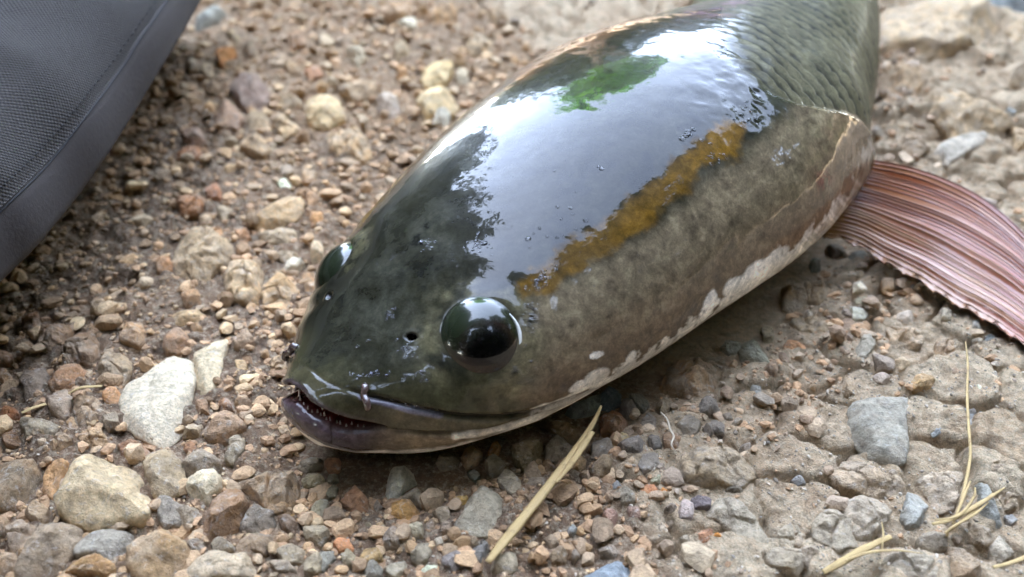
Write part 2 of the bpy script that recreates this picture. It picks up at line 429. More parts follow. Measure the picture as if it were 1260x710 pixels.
    col = np.broadcast_to(srgb('24231a'), X.shape).copy()
    col = lay(col, sstep(-0.1, 0.45, nA + 0.5 * nB), '35342a'); col = lay(col, sstep(0.12, 0.5, nB - 0.3 * nA) * 0.8, '131411')
    FLANK = [(655,372),(700,352),(745,322),(800,290),(850,250),(885,215),(930,185),(985,128),(1120,140),(1120,260),(1000,340),(900,420),(700,540),(620,540),(590,505),(640,450),(650,400)]
    fl = sstep(-22, 18, sdf(q, FLANK) + 14 * nB)
    col = lay(col, fl, '70634d'); col = lay(col, fl * sstep(0.0, 0.5, 0.6 * nB + 0.7 * nC) * 0.65, '40372b'); col = lay(col, fl * sstep(0.1, 0.5, -0.6 * nA - 0.7 * nC) * 0.6, '7d7258')
    # brown cheek above the belly edge
    LRS = [(347,478),(352,505),(372,530),(400,545),(440,556),(490,559),(550,553),(600,541),(640,525),(690,504),(740,478),(800,441),(870,396),(930,353),(990,309),(1030,276),(1052,241),(1066,206),(1074,171)]
    dl, tl = seg_dist(q, LRS); dl = np.where(lower & ~inside(q, LRS + [(900, 100), (500, 200)]), -2, dl)
    col = lay(col, sstep(95, 20, dl + 20 * nB) * sstep(600, 680, q[..., 0]) * 0.75, '66523e')
    rd = np.exp(-((q[..., 0] - 1012) / 10) ** 2 - ((q[..., 1] - 222) / 12) ** 2); col = lay(col, rd * 0.7 * (nC > -0.2), '6e3a30')
    # olive snout
    sn = sstep(470, 520, q[..., 1] + 30 * nB + (q[..., 0] < 600) * 35) * sstep(700, 600, q[..., 0]) * (a < 6)
    col = lay(col, sn * 0.85, '423e29'); col = lay(col, sn * sstep(0.05, 0.4, nC + nB) * 0.7, '2a2819')
    rim = np.exp(-((de - ER * 1.25) / 0.22) ** 2); col = lay(col, rim * 0.55 * sstep(-0.3, 0.3, nB), '6b6448')
    col = lay(col, sstep(0.35, 0.65, nC + 0.4 * nB) * 0.7 * np.exp(-((q[..., 0] - 650) / 40) ** 2 - ((q[..., 1] - 470) / 45) ** 2), '1e1c18')
    # golden stripe behind the eye
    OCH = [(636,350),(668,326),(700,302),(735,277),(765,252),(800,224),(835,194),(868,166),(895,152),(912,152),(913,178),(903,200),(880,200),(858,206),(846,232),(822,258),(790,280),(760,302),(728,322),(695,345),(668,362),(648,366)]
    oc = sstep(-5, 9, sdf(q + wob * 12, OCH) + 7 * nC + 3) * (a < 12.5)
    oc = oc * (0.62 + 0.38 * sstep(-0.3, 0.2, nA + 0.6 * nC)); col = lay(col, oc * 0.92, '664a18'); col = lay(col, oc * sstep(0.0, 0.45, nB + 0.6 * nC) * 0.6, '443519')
    # jaws
    UJ = [(351,462),(357,472),(372,480),(392,500),(430,515),(474,525),(520,531),(580,529),(640,513),(700,492),(690,497),(640,511),(595,514),(560,512),(500,500),(447,487),(425,480),(395,462),(375,448)]
    LJ = [(347,472),(361,497),(375,509),(407,527),(433,533),(474,527),(520,534),(580,533),(640,518),(700,500),(745,478),(700,520),(600,560),(490,580),(400,570),(340,520)]
    uj = sstep(-2, 3, sdf(q, UJ)) * (a < 7); lj = sstep(-2, 3, sdf(q, LJ)) * (a < 7)
    col = lay(col, uj * 0.9, '3d3826'); col = lay(col, uj * sstep(430, 520, q[..., 0]) * 0.7, '6a604c'); col = lay(col, uj * sstep(0.1, 0.5, nC) * 0.5, '3f3a2c')
    purple = sstep(520, 420, q[..., 0] + 25 * nB)
    col = lay(col, lj, '8b7b66'); col = lay(col, lj * purple, '4d454b'); col = lay(col, lj * sstep(0.05, 0.4, nC + nB) * 0.35, '4a4038')
    # pale belly edge with ragged blotches
    wid = 3.5 - 3 * sstep(0.7, 0.8, tl) + 6 * sstep(0.62, 0.78, tl) * (1 - sstep(0.86, 0.95, tl)) + 3 * sstep(0.5, 0.55, tl)
    wb = sstep(wid + 3, wid - 3, dl + 16 * nB + 9 * nC - 2) * sstep(0.34, 0.46, tl)
    patch = np.zeros_like(a)
    for (px, py, rx, ry, an) in ((875,372,7,17,0.25),(776,444,6,13,0.5),(735,462,17,8,-.35),(930,338,26,13,-.7),(955,318,22,9,-.7),(905,352,18,10,-.7),(712,474,14,5,-.4),(735,437,9,4,-.4),(1000,292,26,7,-.7)):
        dx, dy = q[..., 0] - px + 3 * wob[..., 0], q[..., 1] - py + 3 * wob[..., 1]; cx, cy = dx * math.cos(an) + dy * math.sin(an), -dx * math.sin(an) + dy * math.cos(an)
        patch = np.maximum(patch, sstep(1.1, 0.8, np.hypot(cx / rx, cy / ry)))
    wb = np.maximum(wb, patch * 0.95 * vis); wb = np.where(a > 13.3, sstep(0.2, -0.4, si + 0.3 * nB) * 0.5 * near, wb)
    wb = np.maximum(wb, np.where((si < -0.35) & (dl < 0) & (tl < 0.80), 1, 0)); wb = wb * (1 - 0.75 * sstep(0.84, 0.90, tl) * (dl > -3))
    jl = sstep(5, 2.5, dl + 2 * nC) * sstep(0.17, 0.25, tl) * (1 - sstep(0.52, 0.6, tl)); wb = np.maximum(wb, jl)
    g2l, _ = seg_dist(q, [(560,537),(590,533),(620,526),(650,517),(690,505),(730,487)]); wb = np.maximum(wb, np.where(vis, sstep(4.5, 2, g2l + 1.5 * nC), 0) * 0.9)
    g5l, _ = seg_dist(q, [(655,503),(680,496),(700,489),(725,475),(760,462),(800,441)]); wb = np.maximum(wb, np.where(vis, sstep(4, 1.5, g5l + 2 * nC), 0) * 0.85)
    soft = sstep(0.70, 0.82, tl); wb = wb * (1 - 0.55 * soft * sstep(-0.35, 0.15, fbm(np.stack([q[..., 0] * 0.02 + q[..., 1] * 0.02, (q[..., 0] - q[..., 1]) * 0.16], -1), 3, 90))); col = lay(col, wb, 'f4ebde'); col = lay(col, wb * soft * 0.35, 'cbb59c'); col = lay(col, wb * sstep(0.1, 0.45, nB + 0.3 * nC) * 0.5, 'c4ae96')
    # trunk: grey olive scales fading to tan low on the side
    col = lay(col, body, '54503c'); edge = sstep(0.32, 0.1, np.abs(hgt - 0.55) + 0.05 * nC)
    col = lay(col, body * sstep(0.55, 0.25, hgt) * 0.9 * sstep(-0.5, 0.1, nB + nA), '1d1e18'); col = lay(col, body * sstep(0.35, -0.2, si + 0.2 * nB) * 0.7, '8a7a62')
    # sheen painted in: coppery grazing reflection and pink iridescence along the back
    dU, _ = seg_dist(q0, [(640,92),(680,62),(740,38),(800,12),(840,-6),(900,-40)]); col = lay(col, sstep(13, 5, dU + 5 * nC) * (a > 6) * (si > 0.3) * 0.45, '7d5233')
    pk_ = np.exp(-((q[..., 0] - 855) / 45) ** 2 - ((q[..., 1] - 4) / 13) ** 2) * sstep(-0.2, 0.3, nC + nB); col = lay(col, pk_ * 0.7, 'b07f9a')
    # crease shade is painted dark into the grooves; the mouth is dark red, the lips purple
    for g, k in ((g1, 0.85), (g2, 0.55), (g3, 0.6), (g8, 0.3), (g5, 0.3)): col = lay(col, g * k, '1d1812')
    pl, _ = seg_dist(q, [(447,487),(475,494),(505,503),(540,508)]); col = lay(col, np.where(vis, sstep(4.2, 1.5, np.abs(pl - 3.0)) * (q[..., 1] > 488 + (q[..., 0] - 447) * 0.22), 0) * 0.4, '7c7486')
    col = lay(col, np.exp(-((q[..., 0] - 421) / 9) ** 2 - ((q[..., 1] - 393) / 7) ** 2) * 0.8 * (a < 4), '23244a')
    col = lay(col, sstep(1.15, 0.8, dn), '120b0a')
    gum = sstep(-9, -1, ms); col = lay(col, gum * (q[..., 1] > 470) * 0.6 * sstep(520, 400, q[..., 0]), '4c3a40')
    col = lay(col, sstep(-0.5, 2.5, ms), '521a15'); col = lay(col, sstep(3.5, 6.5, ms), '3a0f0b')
    wet = np.clip(0.95 - 0.3 * sstep(12, 0, dl) - 0.90 * body, 0, 1)
    wet = np.where(ms > 3, 0.5, wet)
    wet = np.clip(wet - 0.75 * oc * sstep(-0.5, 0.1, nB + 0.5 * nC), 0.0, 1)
    C3 = np.stack([wet, wet, wet], -1)

    V = np.concatenate([Y.reshape(-1, 3), Y[:1].mean(1), Y[-1:].mean(1)]); n = len(S); p0, p1 = n * M, n * M + 1
    j = np.arange(M); k = (j + 1) % M
    F = [grid_faces(n, M, True)[:, ::-1], np.stack([np.full(M, p0), k, j], 1)[:, ::-1], np.stack([np.full(M, p1), (n - 1) * M + j, (n - 1) * M + k], 1)[:, ::-1]]
    F = [F[0], np.concatenate(F[1:])]
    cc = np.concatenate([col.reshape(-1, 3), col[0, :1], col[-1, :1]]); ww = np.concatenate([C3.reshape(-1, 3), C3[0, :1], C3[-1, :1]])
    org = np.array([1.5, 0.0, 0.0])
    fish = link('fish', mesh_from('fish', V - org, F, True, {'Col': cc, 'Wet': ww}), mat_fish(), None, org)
    tag(fish, 'wet olive-black snakehead fish lying on the gravel with its mouth ajar', 'fish')

    # ---------------- eyes
    se = NT('glassy_eye'); ec = se.n('ShaderNodeVertexColor', layer_name='Col').outputs['Color']
    se.bsdf(Base_Color=ec, Roughness=0.25, Coat_Weight=1.0, Coat_Roughness=0.01, Coat_IOR=1.38)
    se.m.node_tree.nodes['Principled BSDF'].inputs['Specular IOR Level'].default_value = 0.2
    sp = NT('pupil_gloss'); sp.bsdf(Base_Color=srgb('070606'), Roughness=0.2, Specular_IOR_Level=0.2, Coat_Weight=1.0, Coat_Roughness=0.01, Coat_IOR=1.38)
    sr = NT('wet_rim'); rp = sr.n('ShaderNodeNewGeometry').outputs['Position']
    sr.bsdf(Base_Color=sr.mix(sr.noise(rp, 900, 3), srgb('b9b6a8'), srgb('e8e6e0')), Roughness=0.2, Coat_Weight=0.8, Coat_Roughness=0.04)
    toC = (CAMP - EC) / np.linalg.norm(CAMP - EC); ax = toC + 0.20 * CR - 0.26 * CU; ax /= np.linalg.norm(ax)
    fx = np.cross(ax, CU); fx /= np.linalg.norm(fx); fy = np.cross(fx, ax)
    nl, ns = 48, 64; la = np.linspace(0, np.pi, nl); lo = np.linspace(0, 2 * np.pi, ns, endpoint=False)
    A, O = np.meshgrid(la, lo, indexing='ij')
    Dr = np.cos(A)[..., None] * ax + np.sin(A)[..., None] * (np.cos(O)[..., None] * fx + np.sin(O)[..., None] * fy)
    Rr = ER * 1.04 * (1 + 0.05 * np.cos(A))
    EV = EC + Dr * Rr[..., None]; flat = lambda v: v - ((v - EC) @ toC)[..., None] * 0.22 * toC; EV = flat(EV)
    en = fbm(Dr * 5, 4, 40); ecol = np.broadcast_to(srgb('1d1f14'), EV.shape).copy()
    ecol = lay(ecol, sstep(-0.2, 0.4, en), '1e2014'); ecol = lay(ecol, sstep(0.75, 0.45, A), '0a0908')
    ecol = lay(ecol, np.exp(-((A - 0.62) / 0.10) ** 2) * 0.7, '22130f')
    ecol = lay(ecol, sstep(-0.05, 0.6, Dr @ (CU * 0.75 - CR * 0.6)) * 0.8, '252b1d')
    EF = grid_faces(nl, ns, True)
    cap = Dr[:20] * 1.0; ca = np.linspace(0, 0.44, 12)
    ca = ca * 0.85; A2, O2 = np.meshgrid(ca, lo, indexing='ij'); D2 = np.cos(A2)[..., None] * ax + np.sin(A2)[..., None] * (np.cos(O2)[..., None] * fx + np.sin(O2)[..., None] * fy)
    PV = EC + D2 * (ER * 1.04 * (1 + 0.05 * np.cos(A2)) * (1.0015 - 0.0015 * (A2 / 0.44) ** 4) + 0.0005)[..., None]; PV = flat(PV)
    for mi in (False, True):
        f = (lambda v: mirror(np.asarray(v)) + (fish_world(np.array(2.487), np.array(0.0), np.array(1.9)) - mirror(EC)) * 0.05) if mi else (lambda v: v)
        oc_ = f(EC); fl_ = (lambda F: F[:, ::-1]) if mi else (lambda F: F)
        eo = link('eye', mesh_from('eye', f(EV.reshape(-1, 3)) - oc_, EF if mi else EF[:, ::-1], True, {'Col': ecol.reshape(-1, 3)}), se.m, fish, oc_ - org)
        link('pupil', mesh_from('pupil', f(PV.reshape(-1, 3)) - oc_, grid_faces(12, ns, True) if mi else grid_faces(12, ns, True)[:, ::-1], True), sp.m, eo)
        # pale membrane along the rear and lower rim of the eyeball
        for (t0, t1, r0) in ((-0.95, 0.75, 0.040), (3.25, 3.95, 0.018)):
            tt = np.linspace(t0, t1, 26); toC_ = toC; cen = EC + toC_ * 0.30
            rr = 0.64
            path = cen[None] + rr * (np.cos(tt)[:, None] * CR + np.sin(tt)[:, None] * CU * 0.93)
            tv, tf = tube(path, r0 * np.sin(np.linspace(0.05, np.pi - 0.05, 26)) ** 0.7, 7)
            link('eye_rim', mesh_from('eye_rim', f(tv) - oc_, [x[:, ::-1] for x in tf] if mi else tf, True), sr.m, eo)

    # ---------------- nostril tubes, teeth
    ss_, ui = None, None
    def surf_at(px, py, lift=0.0):
        d = np.hypot(q0[..., 0] - px, q0[..., 1] - py) + (~near | (si < -0.85) | (a > 13)) * 1e3; i = np.unravel_index(d.argmin(), d.shape)
        return X[i] + N[i] * (D[i] + lift)
    st = NT('barbel_skin'); tp = st.n('ShaderNodeNewGeometry').outputs['Position']
    st.bsdf(Base_Color=st.mix(st.noise(tp, 700, 3), srgb('3a2b26'), srgb('5c4840')), Roughness=0.25, Coat_Weight=0.8, Coat_Roughness=0.05)
    pts = [surf_at(449, 476, -0.02), surf_at(449, 479, 0.05), surf_at(450, 486, 0.10), surf_at(452, 494, 0.10), surf_at(454, 503, 0.09)]
    path = catmull(pts, 20); rad = np.interp(np.linspace(0, 1, 20), [0, 0.3, 0.75, 0.92, 1], [0.075, 0.06, 0.062, 0.07, 0.03])
    for mi in (False, True):
        f = mirror if mi else (lambda v: v); tv, tf = tube(path, rad, 10)
        link('nostril_tube', mesh_from('nostril_tube', f(tv) - org, [x[:, ::-1] for x in tf] if mi else tf, True), st.m, fish)
    sto = NT('tooth_enamel'); sto.bsdf(Base_Color=srgb('8a786c'), Roughness=0.2, Coat_Weight=0.6, Coat_Roughness=0.05)
    parts = []
    for (px, py, hgt_) in ((355,478,.8),(357.5,482,1),(360.5,487,.8),(364,491,1.1),(369,497,.8),(374,503,1),(380,507,.8),(386,508,1.0),(391,512,.8),(397,512,1.2),(402,517,.8),(407,518.5,1.2),(413,522,.8),(419,523,1.1),(425,526,.8),(432,524,.9),(440,527,.7),(448,527,.7),
                           (366,481,.7),(376,491,.7),(387,500,.9),(394,506,.9),(404,509,.8),(416,514,.8),(428,518,.7),(441,520,.7)):
        P = surf_at(px, py + 2.5, -0.10); up = CU * 0.040 * hgt_
        if (px, py) in ((366,481),(376,491),(387,500),(394,506),(404,509),(416,514),(428,518),(441,520)): P = surf_at(px, py, -0.12); up = -CU * 0.03 * hgt_
        parts.append(tube(np.stack([P - up * 0.5, P, P + up * 0.6, P + up * 1.15]), [0.020, 0.018, 0.011, 0.003], 6))
    tv, tf = merge(parts); te = link('teeth', mesh_from('teeth', tv - org, tf, True), sto.m, fish); te['kind'] = 'stuff'

    # ---------------- drops and froth of slime standing on the skin: clusters of tiny clear beads
    sd_ = NT('clear_slime'); sd_.bsdf(Base_Color=(1, 1, 1), Roughness=0.0, IOR=1.34, Transmission_Weight=1.0)
    dr = np.random.default_rng(51); V0, F0 = ico(2); Vd, Fd = [], []; nb_ = 0
    for (px, py, sx, sy, an, n_) in ((592,300,13,10,0.3,42), (480,266,5,9,0.2,10), (520,300,10,8,0,16), (481,386,4,8,0.3,10), (500,432,9,9,0,22), (515,462,11,9,0,20), (455,462,22,5,-0.1,20), (665,345,18,7,-0.6,40), (655,380,8,12,0,16),
                                (650,400,10,14,0,26), (640,462,22,14,0,30), (848,165,14,8,0,14), (880,190,14,14,0,16), (912,140,14,16,0,18), (700,260,60,50,0,16), (520,500,26,6,0.2,14), (440,540,40,6,0.1,10), (420,400,40,40,0,12), (800,330,70,40,0,16)):
        for _ in range(n_):
            gx, gy = dr.normal(size=2) * 0.6; x_ = px + gx * sx * math.cos(an) - gy * sy * math.sin(an); y_ = py + gx * sx * math.sin(an) + gy * sy * math.cos(an)
            d = np.hypot(q0[..., 0] - x_, q0[..., 1] - y_) + (~near | ~fac) * 1e3; i = np.unravel_index(d.argmin(), d.shape)
            if d[i] > 3 or np.linalg.norm(Y[i] - EC) < ER * 1.05: continue
            rr_ = dr.uniform(0.014, 0.036) * (1.5 if dr.uniform() < 0.12 else 1)
            v = V0 * rr_ * np.array([dr.uniform(.8, 1.6), dr.uniform(.8, 1.3), 1.0]); v = v - (v @ N[i])[:, None] * N[i] * 0.45
            Vd.append(Y[i] + v); Fd.append(F0 + nb_); nb_ += len(V0)
    wd = link('slime_droplets', mesh_from('slime_droplets', np.concatenate(Vd) - org, np.concatenate(Fd), True), sd_.m, fish); wd['kind'] = 'stuff'

    # ---------------- pectoral fin: a folded fan with a ray along every fold
    v0 = catmull([(1038,190,2.3),(1075,196,2.2),(1120,206,1.9),(1165,223,1.6),(1210,248,1.3),(1255,287,1.0),(1300,340,0.7),(1340,400,0.4)], 70)
    v1 = catmull([(1010,290,0.8),(1050,300,0.75),(1090,324,0.6),(1130,345,0.5),(1170,371,0.45),(1210,392,0.4),(1248,417,0.35),(1285,448,0.3)], 70)
    NV = 25; vv = np.linspace(0, 1, (NV - 1) * 6 + 1); vv = vv + 0.012 * np.sin(vv * 23) * np.sin(vv * np.pi) + 0.006 * np.sin(vv * 61) * np.sin(vv * np.pi)
    bow = np.sin(vv * np.pi)[None, :, None]
    G = v0[:, None] * (1 - vv)[None, :, None] + v1[:, None] * vv[None, :, None]
    tt = np.linspace(0, 1, 70)[:, None, None]
    G[..., 1] += (2.6 * np.sin(np.arange(70) * 0.8) + 2.0 * np.sin(np.arange(70) * 2.1))[:, None] * (vv ** 24)[None]
    G = G + bow * np.concatenate([14 * tt, -10 * tt ** 2, 0.0 * tt], -1) * np.array([1, 1, 1])
    FP = on_plane(G[..., 0], G[..., 1], G[..., 2])
    fol = np.cos(np.linspace(0, 1, (NV - 1) * 6 + 1) * (NV - 1) * 2 * np.pi) * 0.5 + 0.5
    amp = (0.010 + 0.030 * vv) * (1 + 0.8 * np.sin(vv * 37))
    FP[..., 2] += (fol * amp)[None] * (0.4 + 0.6 * tt[..., 0]) + 0.10 * fbm(np.stack([np.broadcast_to(vv * 6, FP.shape[:2]), np.broadcast_to(tt[..., 0] * 1.2, FP.shape[:2])], -1), 3, 61)
    dp = (G[..., 0] > 0)
    FN = np.cross(np.gradient(FP, axis=0), np.gradient(FP, axis=1)); FN /= np.linalg.norm(FN, axis=-1, keepdims=True); FN *= np.sign(FN[..., 2:3])
    nr, nc = FP.shape[:2]
    top, bot = FP + FN * 0.012, FP - FN * 0.012
    fv = np.concatenate([top.reshape(-1, 3), bot.reshape(-1, 3)]); gf = grid_faces(nr, nc)
    bd = np.concatenate([np.arange(nc - 1), np.arange(nr - 1) * nc + nc - 1, (nr - 1) * nc + np.arange(nc - 1, 0, -1), np.arange(nr - 1, 0, -1) * nc]); b2 = np.roll(bd, -1)
    ff = [np.concatenate([gf, gf[:, ::-1] + nr * nc, np.stack([bd, b2, b2 + nr * nc, bd + nr * nc], 1)[:, ::-1]])]
    fn1 = fbm(np.stack([np.broadcast_to(vv * 46, (nr, nc)), np.broadcast_to(tt[..., 0] * 3, (nr, nc))], -1), 4, 71); fn2 = fbm(FP * 2.0, 4, 72)
    fc = np.broadcast_to(srgb('8a4a2a'), FP.shape).copy(); fc = lay(fc, sstep(-0.1, 0.4, fn1) * 0.8, '9c6c4a'); fc = lay(fc, sstep(0.1, 0.45, -fn1) * 0.8, '5e3527')
    V2 = np.broadcast_to(vv, (nr, nc))
    fc = lay(fc, sstep(0.45, 0.62, V2 + 0.08 * fn1) * 0.75, '85502e'); fc = lay(fc, sstep(0.5, 0.8, V2) * sstep(0.05, 0.3, fn1) * 0.8, 'b08a66')
    fc = lay(fc, sstep(0.6, 1.0, np.broadcast_to(tt[..., 0], (nr, nc)) + 0.2 * fn2) * sstep(0.3, 0.6, V2) * 0.6, '8a3f34')
    fc = lay(fc, np.clip(1 - V2 * 20, 0, 1) * 0.7, '93665a'); fc = lay(fc, sstep(0.30, 0.0, np.broadcast_to(tt[..., 0], (nr, nc))) * sstep(0.5, 0.8, V2) * 0.7, '8a6a3a')
    sf = NT('fin_membrane'); fcol = sf.n('ShaderNodeVertexColor', layer_name='Col').outputs['Color']; fp = sf.n('ShaderNodeNewGeometry').outputs['Position']
    fnb = sf.bump(sf.noise(fp, 600, 4), 0.25, 0.0006)
    sf.bsdf(Base_Color=fcol, Roughness=0.35, Normal=fnb, Coat_Weight=0.22, Coat_Roughness=0.07, Coat_Normal=fnb, Subsurface_Weight=0.0)
    fo = FP[0].mean(0); fin = link('pectoral_fin', mesh_from('pectoral_fin', fv - fo, ff, True, {'Col': np.concatenate([fc.reshape(-1, 3)] * 2)}), sf.m, fish, fo - org)
    sy = NT('fin_ray_bone'); yp = sy.n('ShaderNodeNewGeometry').outputs['Position']
    sy.bsdf(Base_Color=sy.mix(sy.noise(yp, 500, 3), srgb('754838'), srgb('946a52')), Roughness=0.3, Coat_Weight=0.7, Coat_Roughness=0.08)
    sy2 = NT('pale_fin_ray'); yp = sy2.n('ShaderNodeNewGeometry').outputs['Position']
    sy2.bsdf(Base_Color=sy2.mix(sy2.noise(yp, 400, 3), srgb('7c5030'), srgb('b08a64')), Roughness=0.35, Coat_Weight=0.35, Coat_Roughness=0.06)
    for i in range(NV):
        p_ = top[::3, i * 6] - fo; tv, tf = tube(p_, np.linspace(0.022, 0.008, len(p_)), 5)
        link('fin_ray', mesh_from('fin_ray', tv, tf, True), (sy if i < 13 else sy2).m, fin)
    return fish, Y, q0

# ------------------------------------------------------------------ ground
def fish_clear(x, y):                         # distance in cm from the fish's centre line, minus its half width
    s = np.linspace(0, 45, 60); W = fish_section(np.maximum(s, 0.3))[0]; P = fish_world(s, 0 * s, 0 * s + 0.5)
    best = np.full(np.shape(x), 99.0)
    for i in range(len(s)): best = np.minimum(best, np.hypot(x - P[i, 0], y - P[i, 1]) - W[i])
    return best

def packed_at(x, y): return sstep(0.7, 3.0, x + 0.12 * y + 1.0 * vnoise(np.stack([x * 0.35, y * 0.35], -1), 3))

def ground_h(x, y, fine=True):
    p = np.stack([x, y], -1); pk = packed_at(x, y)
    wp = p + 0.35 * np.stack([fbm(p * 0.9, 3, 41), fbm(p * 0.9, 3, 42)], -1)
    h = 0.16 * fbm(p * 0.33, 3, 1)
    f1, f2, idr = worley(wp * np.array([0.75, 0.85]), 11); edge = f2 - f1
    plate = 0.11 * sstep(0.0, 0.22, edge) + 0.16 * (idr - 0.5) + 0.05 * vnoise(wp * 2.1, 9)
    g1, g2, gid = worley(wp * 2.1 + 5, 12)
    lump = 0.20 * (0.7 - g1) + 0.10 * (gid - 0.5)
    far = sstep(4, 9, y) * sstep(5, 8, x)
    h = h + pk * plate * (1 + 1.6 * far) + (1 - pk) * (lump * 0.75 + 0.10 * fbm(p * 1.3, 3, 14) + 0.10 * fbm(p * 2.6, 3, 19)) + far * 0.35 * fbm(p * 0.55, 3, 77)
    if fine:
        c1, c2, cid = worley(wp * 5.2 + 9, 13)
        cr = fbm(p * 0.7, 2, 15)
        h = h + (0.055 * (0.6 - c1) + 0.02 * (cid - .5)) * (0.35 + 0.65 * sstep(-0.2, 0.3, cr)) + (0.055 + 0.035 * pk) * fbm(p * 4.0, 4, 16) + pk * 0.05 * np.minimum(0, fbm(p * 2.9, 3, 95)) + 0.040 * (1 - 2 * np.abs(fbm(p * 2.4, 4, 18)))
        h = h - pk * 0.22 * sstep(0.09, 0.0, edge + 0.05 * fbm(p * 6, 2, 96)) * sstep(-0.3, 0.3, cr + 0.2)
    return h

def ground_z(x, y):
    x = np.asarray(x, float); y = np.asarray(y, float); h = ground_h(x, y)
    fc = fish_clear(x, y); return np.where(fc < 0.4, np.minimum(h, h * sstep(-0.6, 0.4, fc) - 0.12 * sstep(0.4, -0.4, fc)), h)

def build_ground():
    def axis(lo, hi, step, ext):
        core = np.arange(lo, hi + step / 2, step); g = np.concatenate([step * 1.022 ** np.arange(1, 100), step * 8.6 * 1.35 ** np.arange(1, 40)]); e = np.cumsum(g); e = e[e < ext]
        return np.concatenate([lo - e[::-1], core, hi + e])
    xs = axis(-10, 10, 0.05, 6000); ys = np.concatenate([axis(-8, 5, 0.046, 6000)])
    X, Y = np.meshgrid(xs, ys, indexing='ij')
    Z = ground_z(X, Y) * sstep(400, 60, np.hypot(X, Y)) + 0.0
    for st in STONES_ON: Z -= 0.14 * np.exp(-(((X - st[0]) ** 2 + (Y - st[1]) ** 2) / (st[2] * 0.8) ** 2)) if False else 0
    P = np.stack([X, Y], -1); pk = packed_at(X, Y)
    n1, n2, n3 = fbm(P * 0.45, 4, 51), fbm(P * 1.6, 4, 52), fbm(P * 5, 3, 53)
    def lay(c, m, h): m = np.clip(m, 0, 1)[..., None]; return c * (1 - m) + srgb(h) * m
    c = np.broadcast_to(srgb('735d49'), X.shape + (3,)).copy()
    c = lay(c, sstep(-0.1, 0.5, n1 + 0.4 * n2), '8a7159'); c = lay(c, sstep(0.15, 0.5, n2 - 0.2 * n1) * 0.5, '66513f')
    c = lay(c, sstep(3, 8, Y + 0.3 * X + 2 * n1) * 0.6, 'a68e73')
    c2 = np.broadcast_to(srgb('bdae98'), X.shape + (3,)).copy()
    f1, f2, idr = worley((P + 0.35 * np.stack([fbm(P * 0.9, 3, 41), fbm(P * 0.9, 3, 42)], -1)) * np.array([0.75, 0.85]), 11)
    c2 = lay(c2, sstep(0.35, 0.8, idr), 'c8bba6'); c2 = lay(c2, sstep(0.0, 0.45, n2) * 0.6, 'ad9880'); c2 = lay(c2, sstep(0.05, 0.4, n1 - 0.5 * n3) * 0.6, 'b6a086')
    c2 = lay(c2, sstep(0.2, 0.5, n3 + 0.4 * n2) * 0.5, 'c6baa6')
    c = c * (1 - pk[..., None]) + c2 * pk[..., None]
    g = link('ground', mesh_from('ground', np.stack([X, Y, Z], -1), grid_faces(len(xs), len(ys))[:, ::-1], True, (c * (WARM * (1 - 0.22 * pk[..., None]) + 0.22 * pk[..., None]) * (1.05 + 0.08 * pk[..., None])).reshape(-1, 3)), mat_ground())
    if g.data.polygons[0].normal.z < 0: g.data.flip_normals()
    g['kind'] = 'structure'; return g
STONES_ON = []

# ------------------------------------------------------------------ stones read off the photograph
TILES = {'A': (0, 530, 3.943), 'B': (200, 530, 3.943), 'C': (0, 370, 3.943), 'D': (190, 370, 3.943), 'E': (180, 200, 3.945), 'F': (200, 0, 3.736), 'G': (390, 0, 3.55),
         'H': (390, 540, 4.177), 'I': (590, 500, 3.381), 'J': (740, 400, 4.436), 'K': (790, 540, 4.177), 'L': (940, 380, 3.9375), 'M': (980, 540, 4.175), 'N': (1070, 0, 3.227), 'O': (960, 280, 5.073), 'Z': (0, 0, 1)}
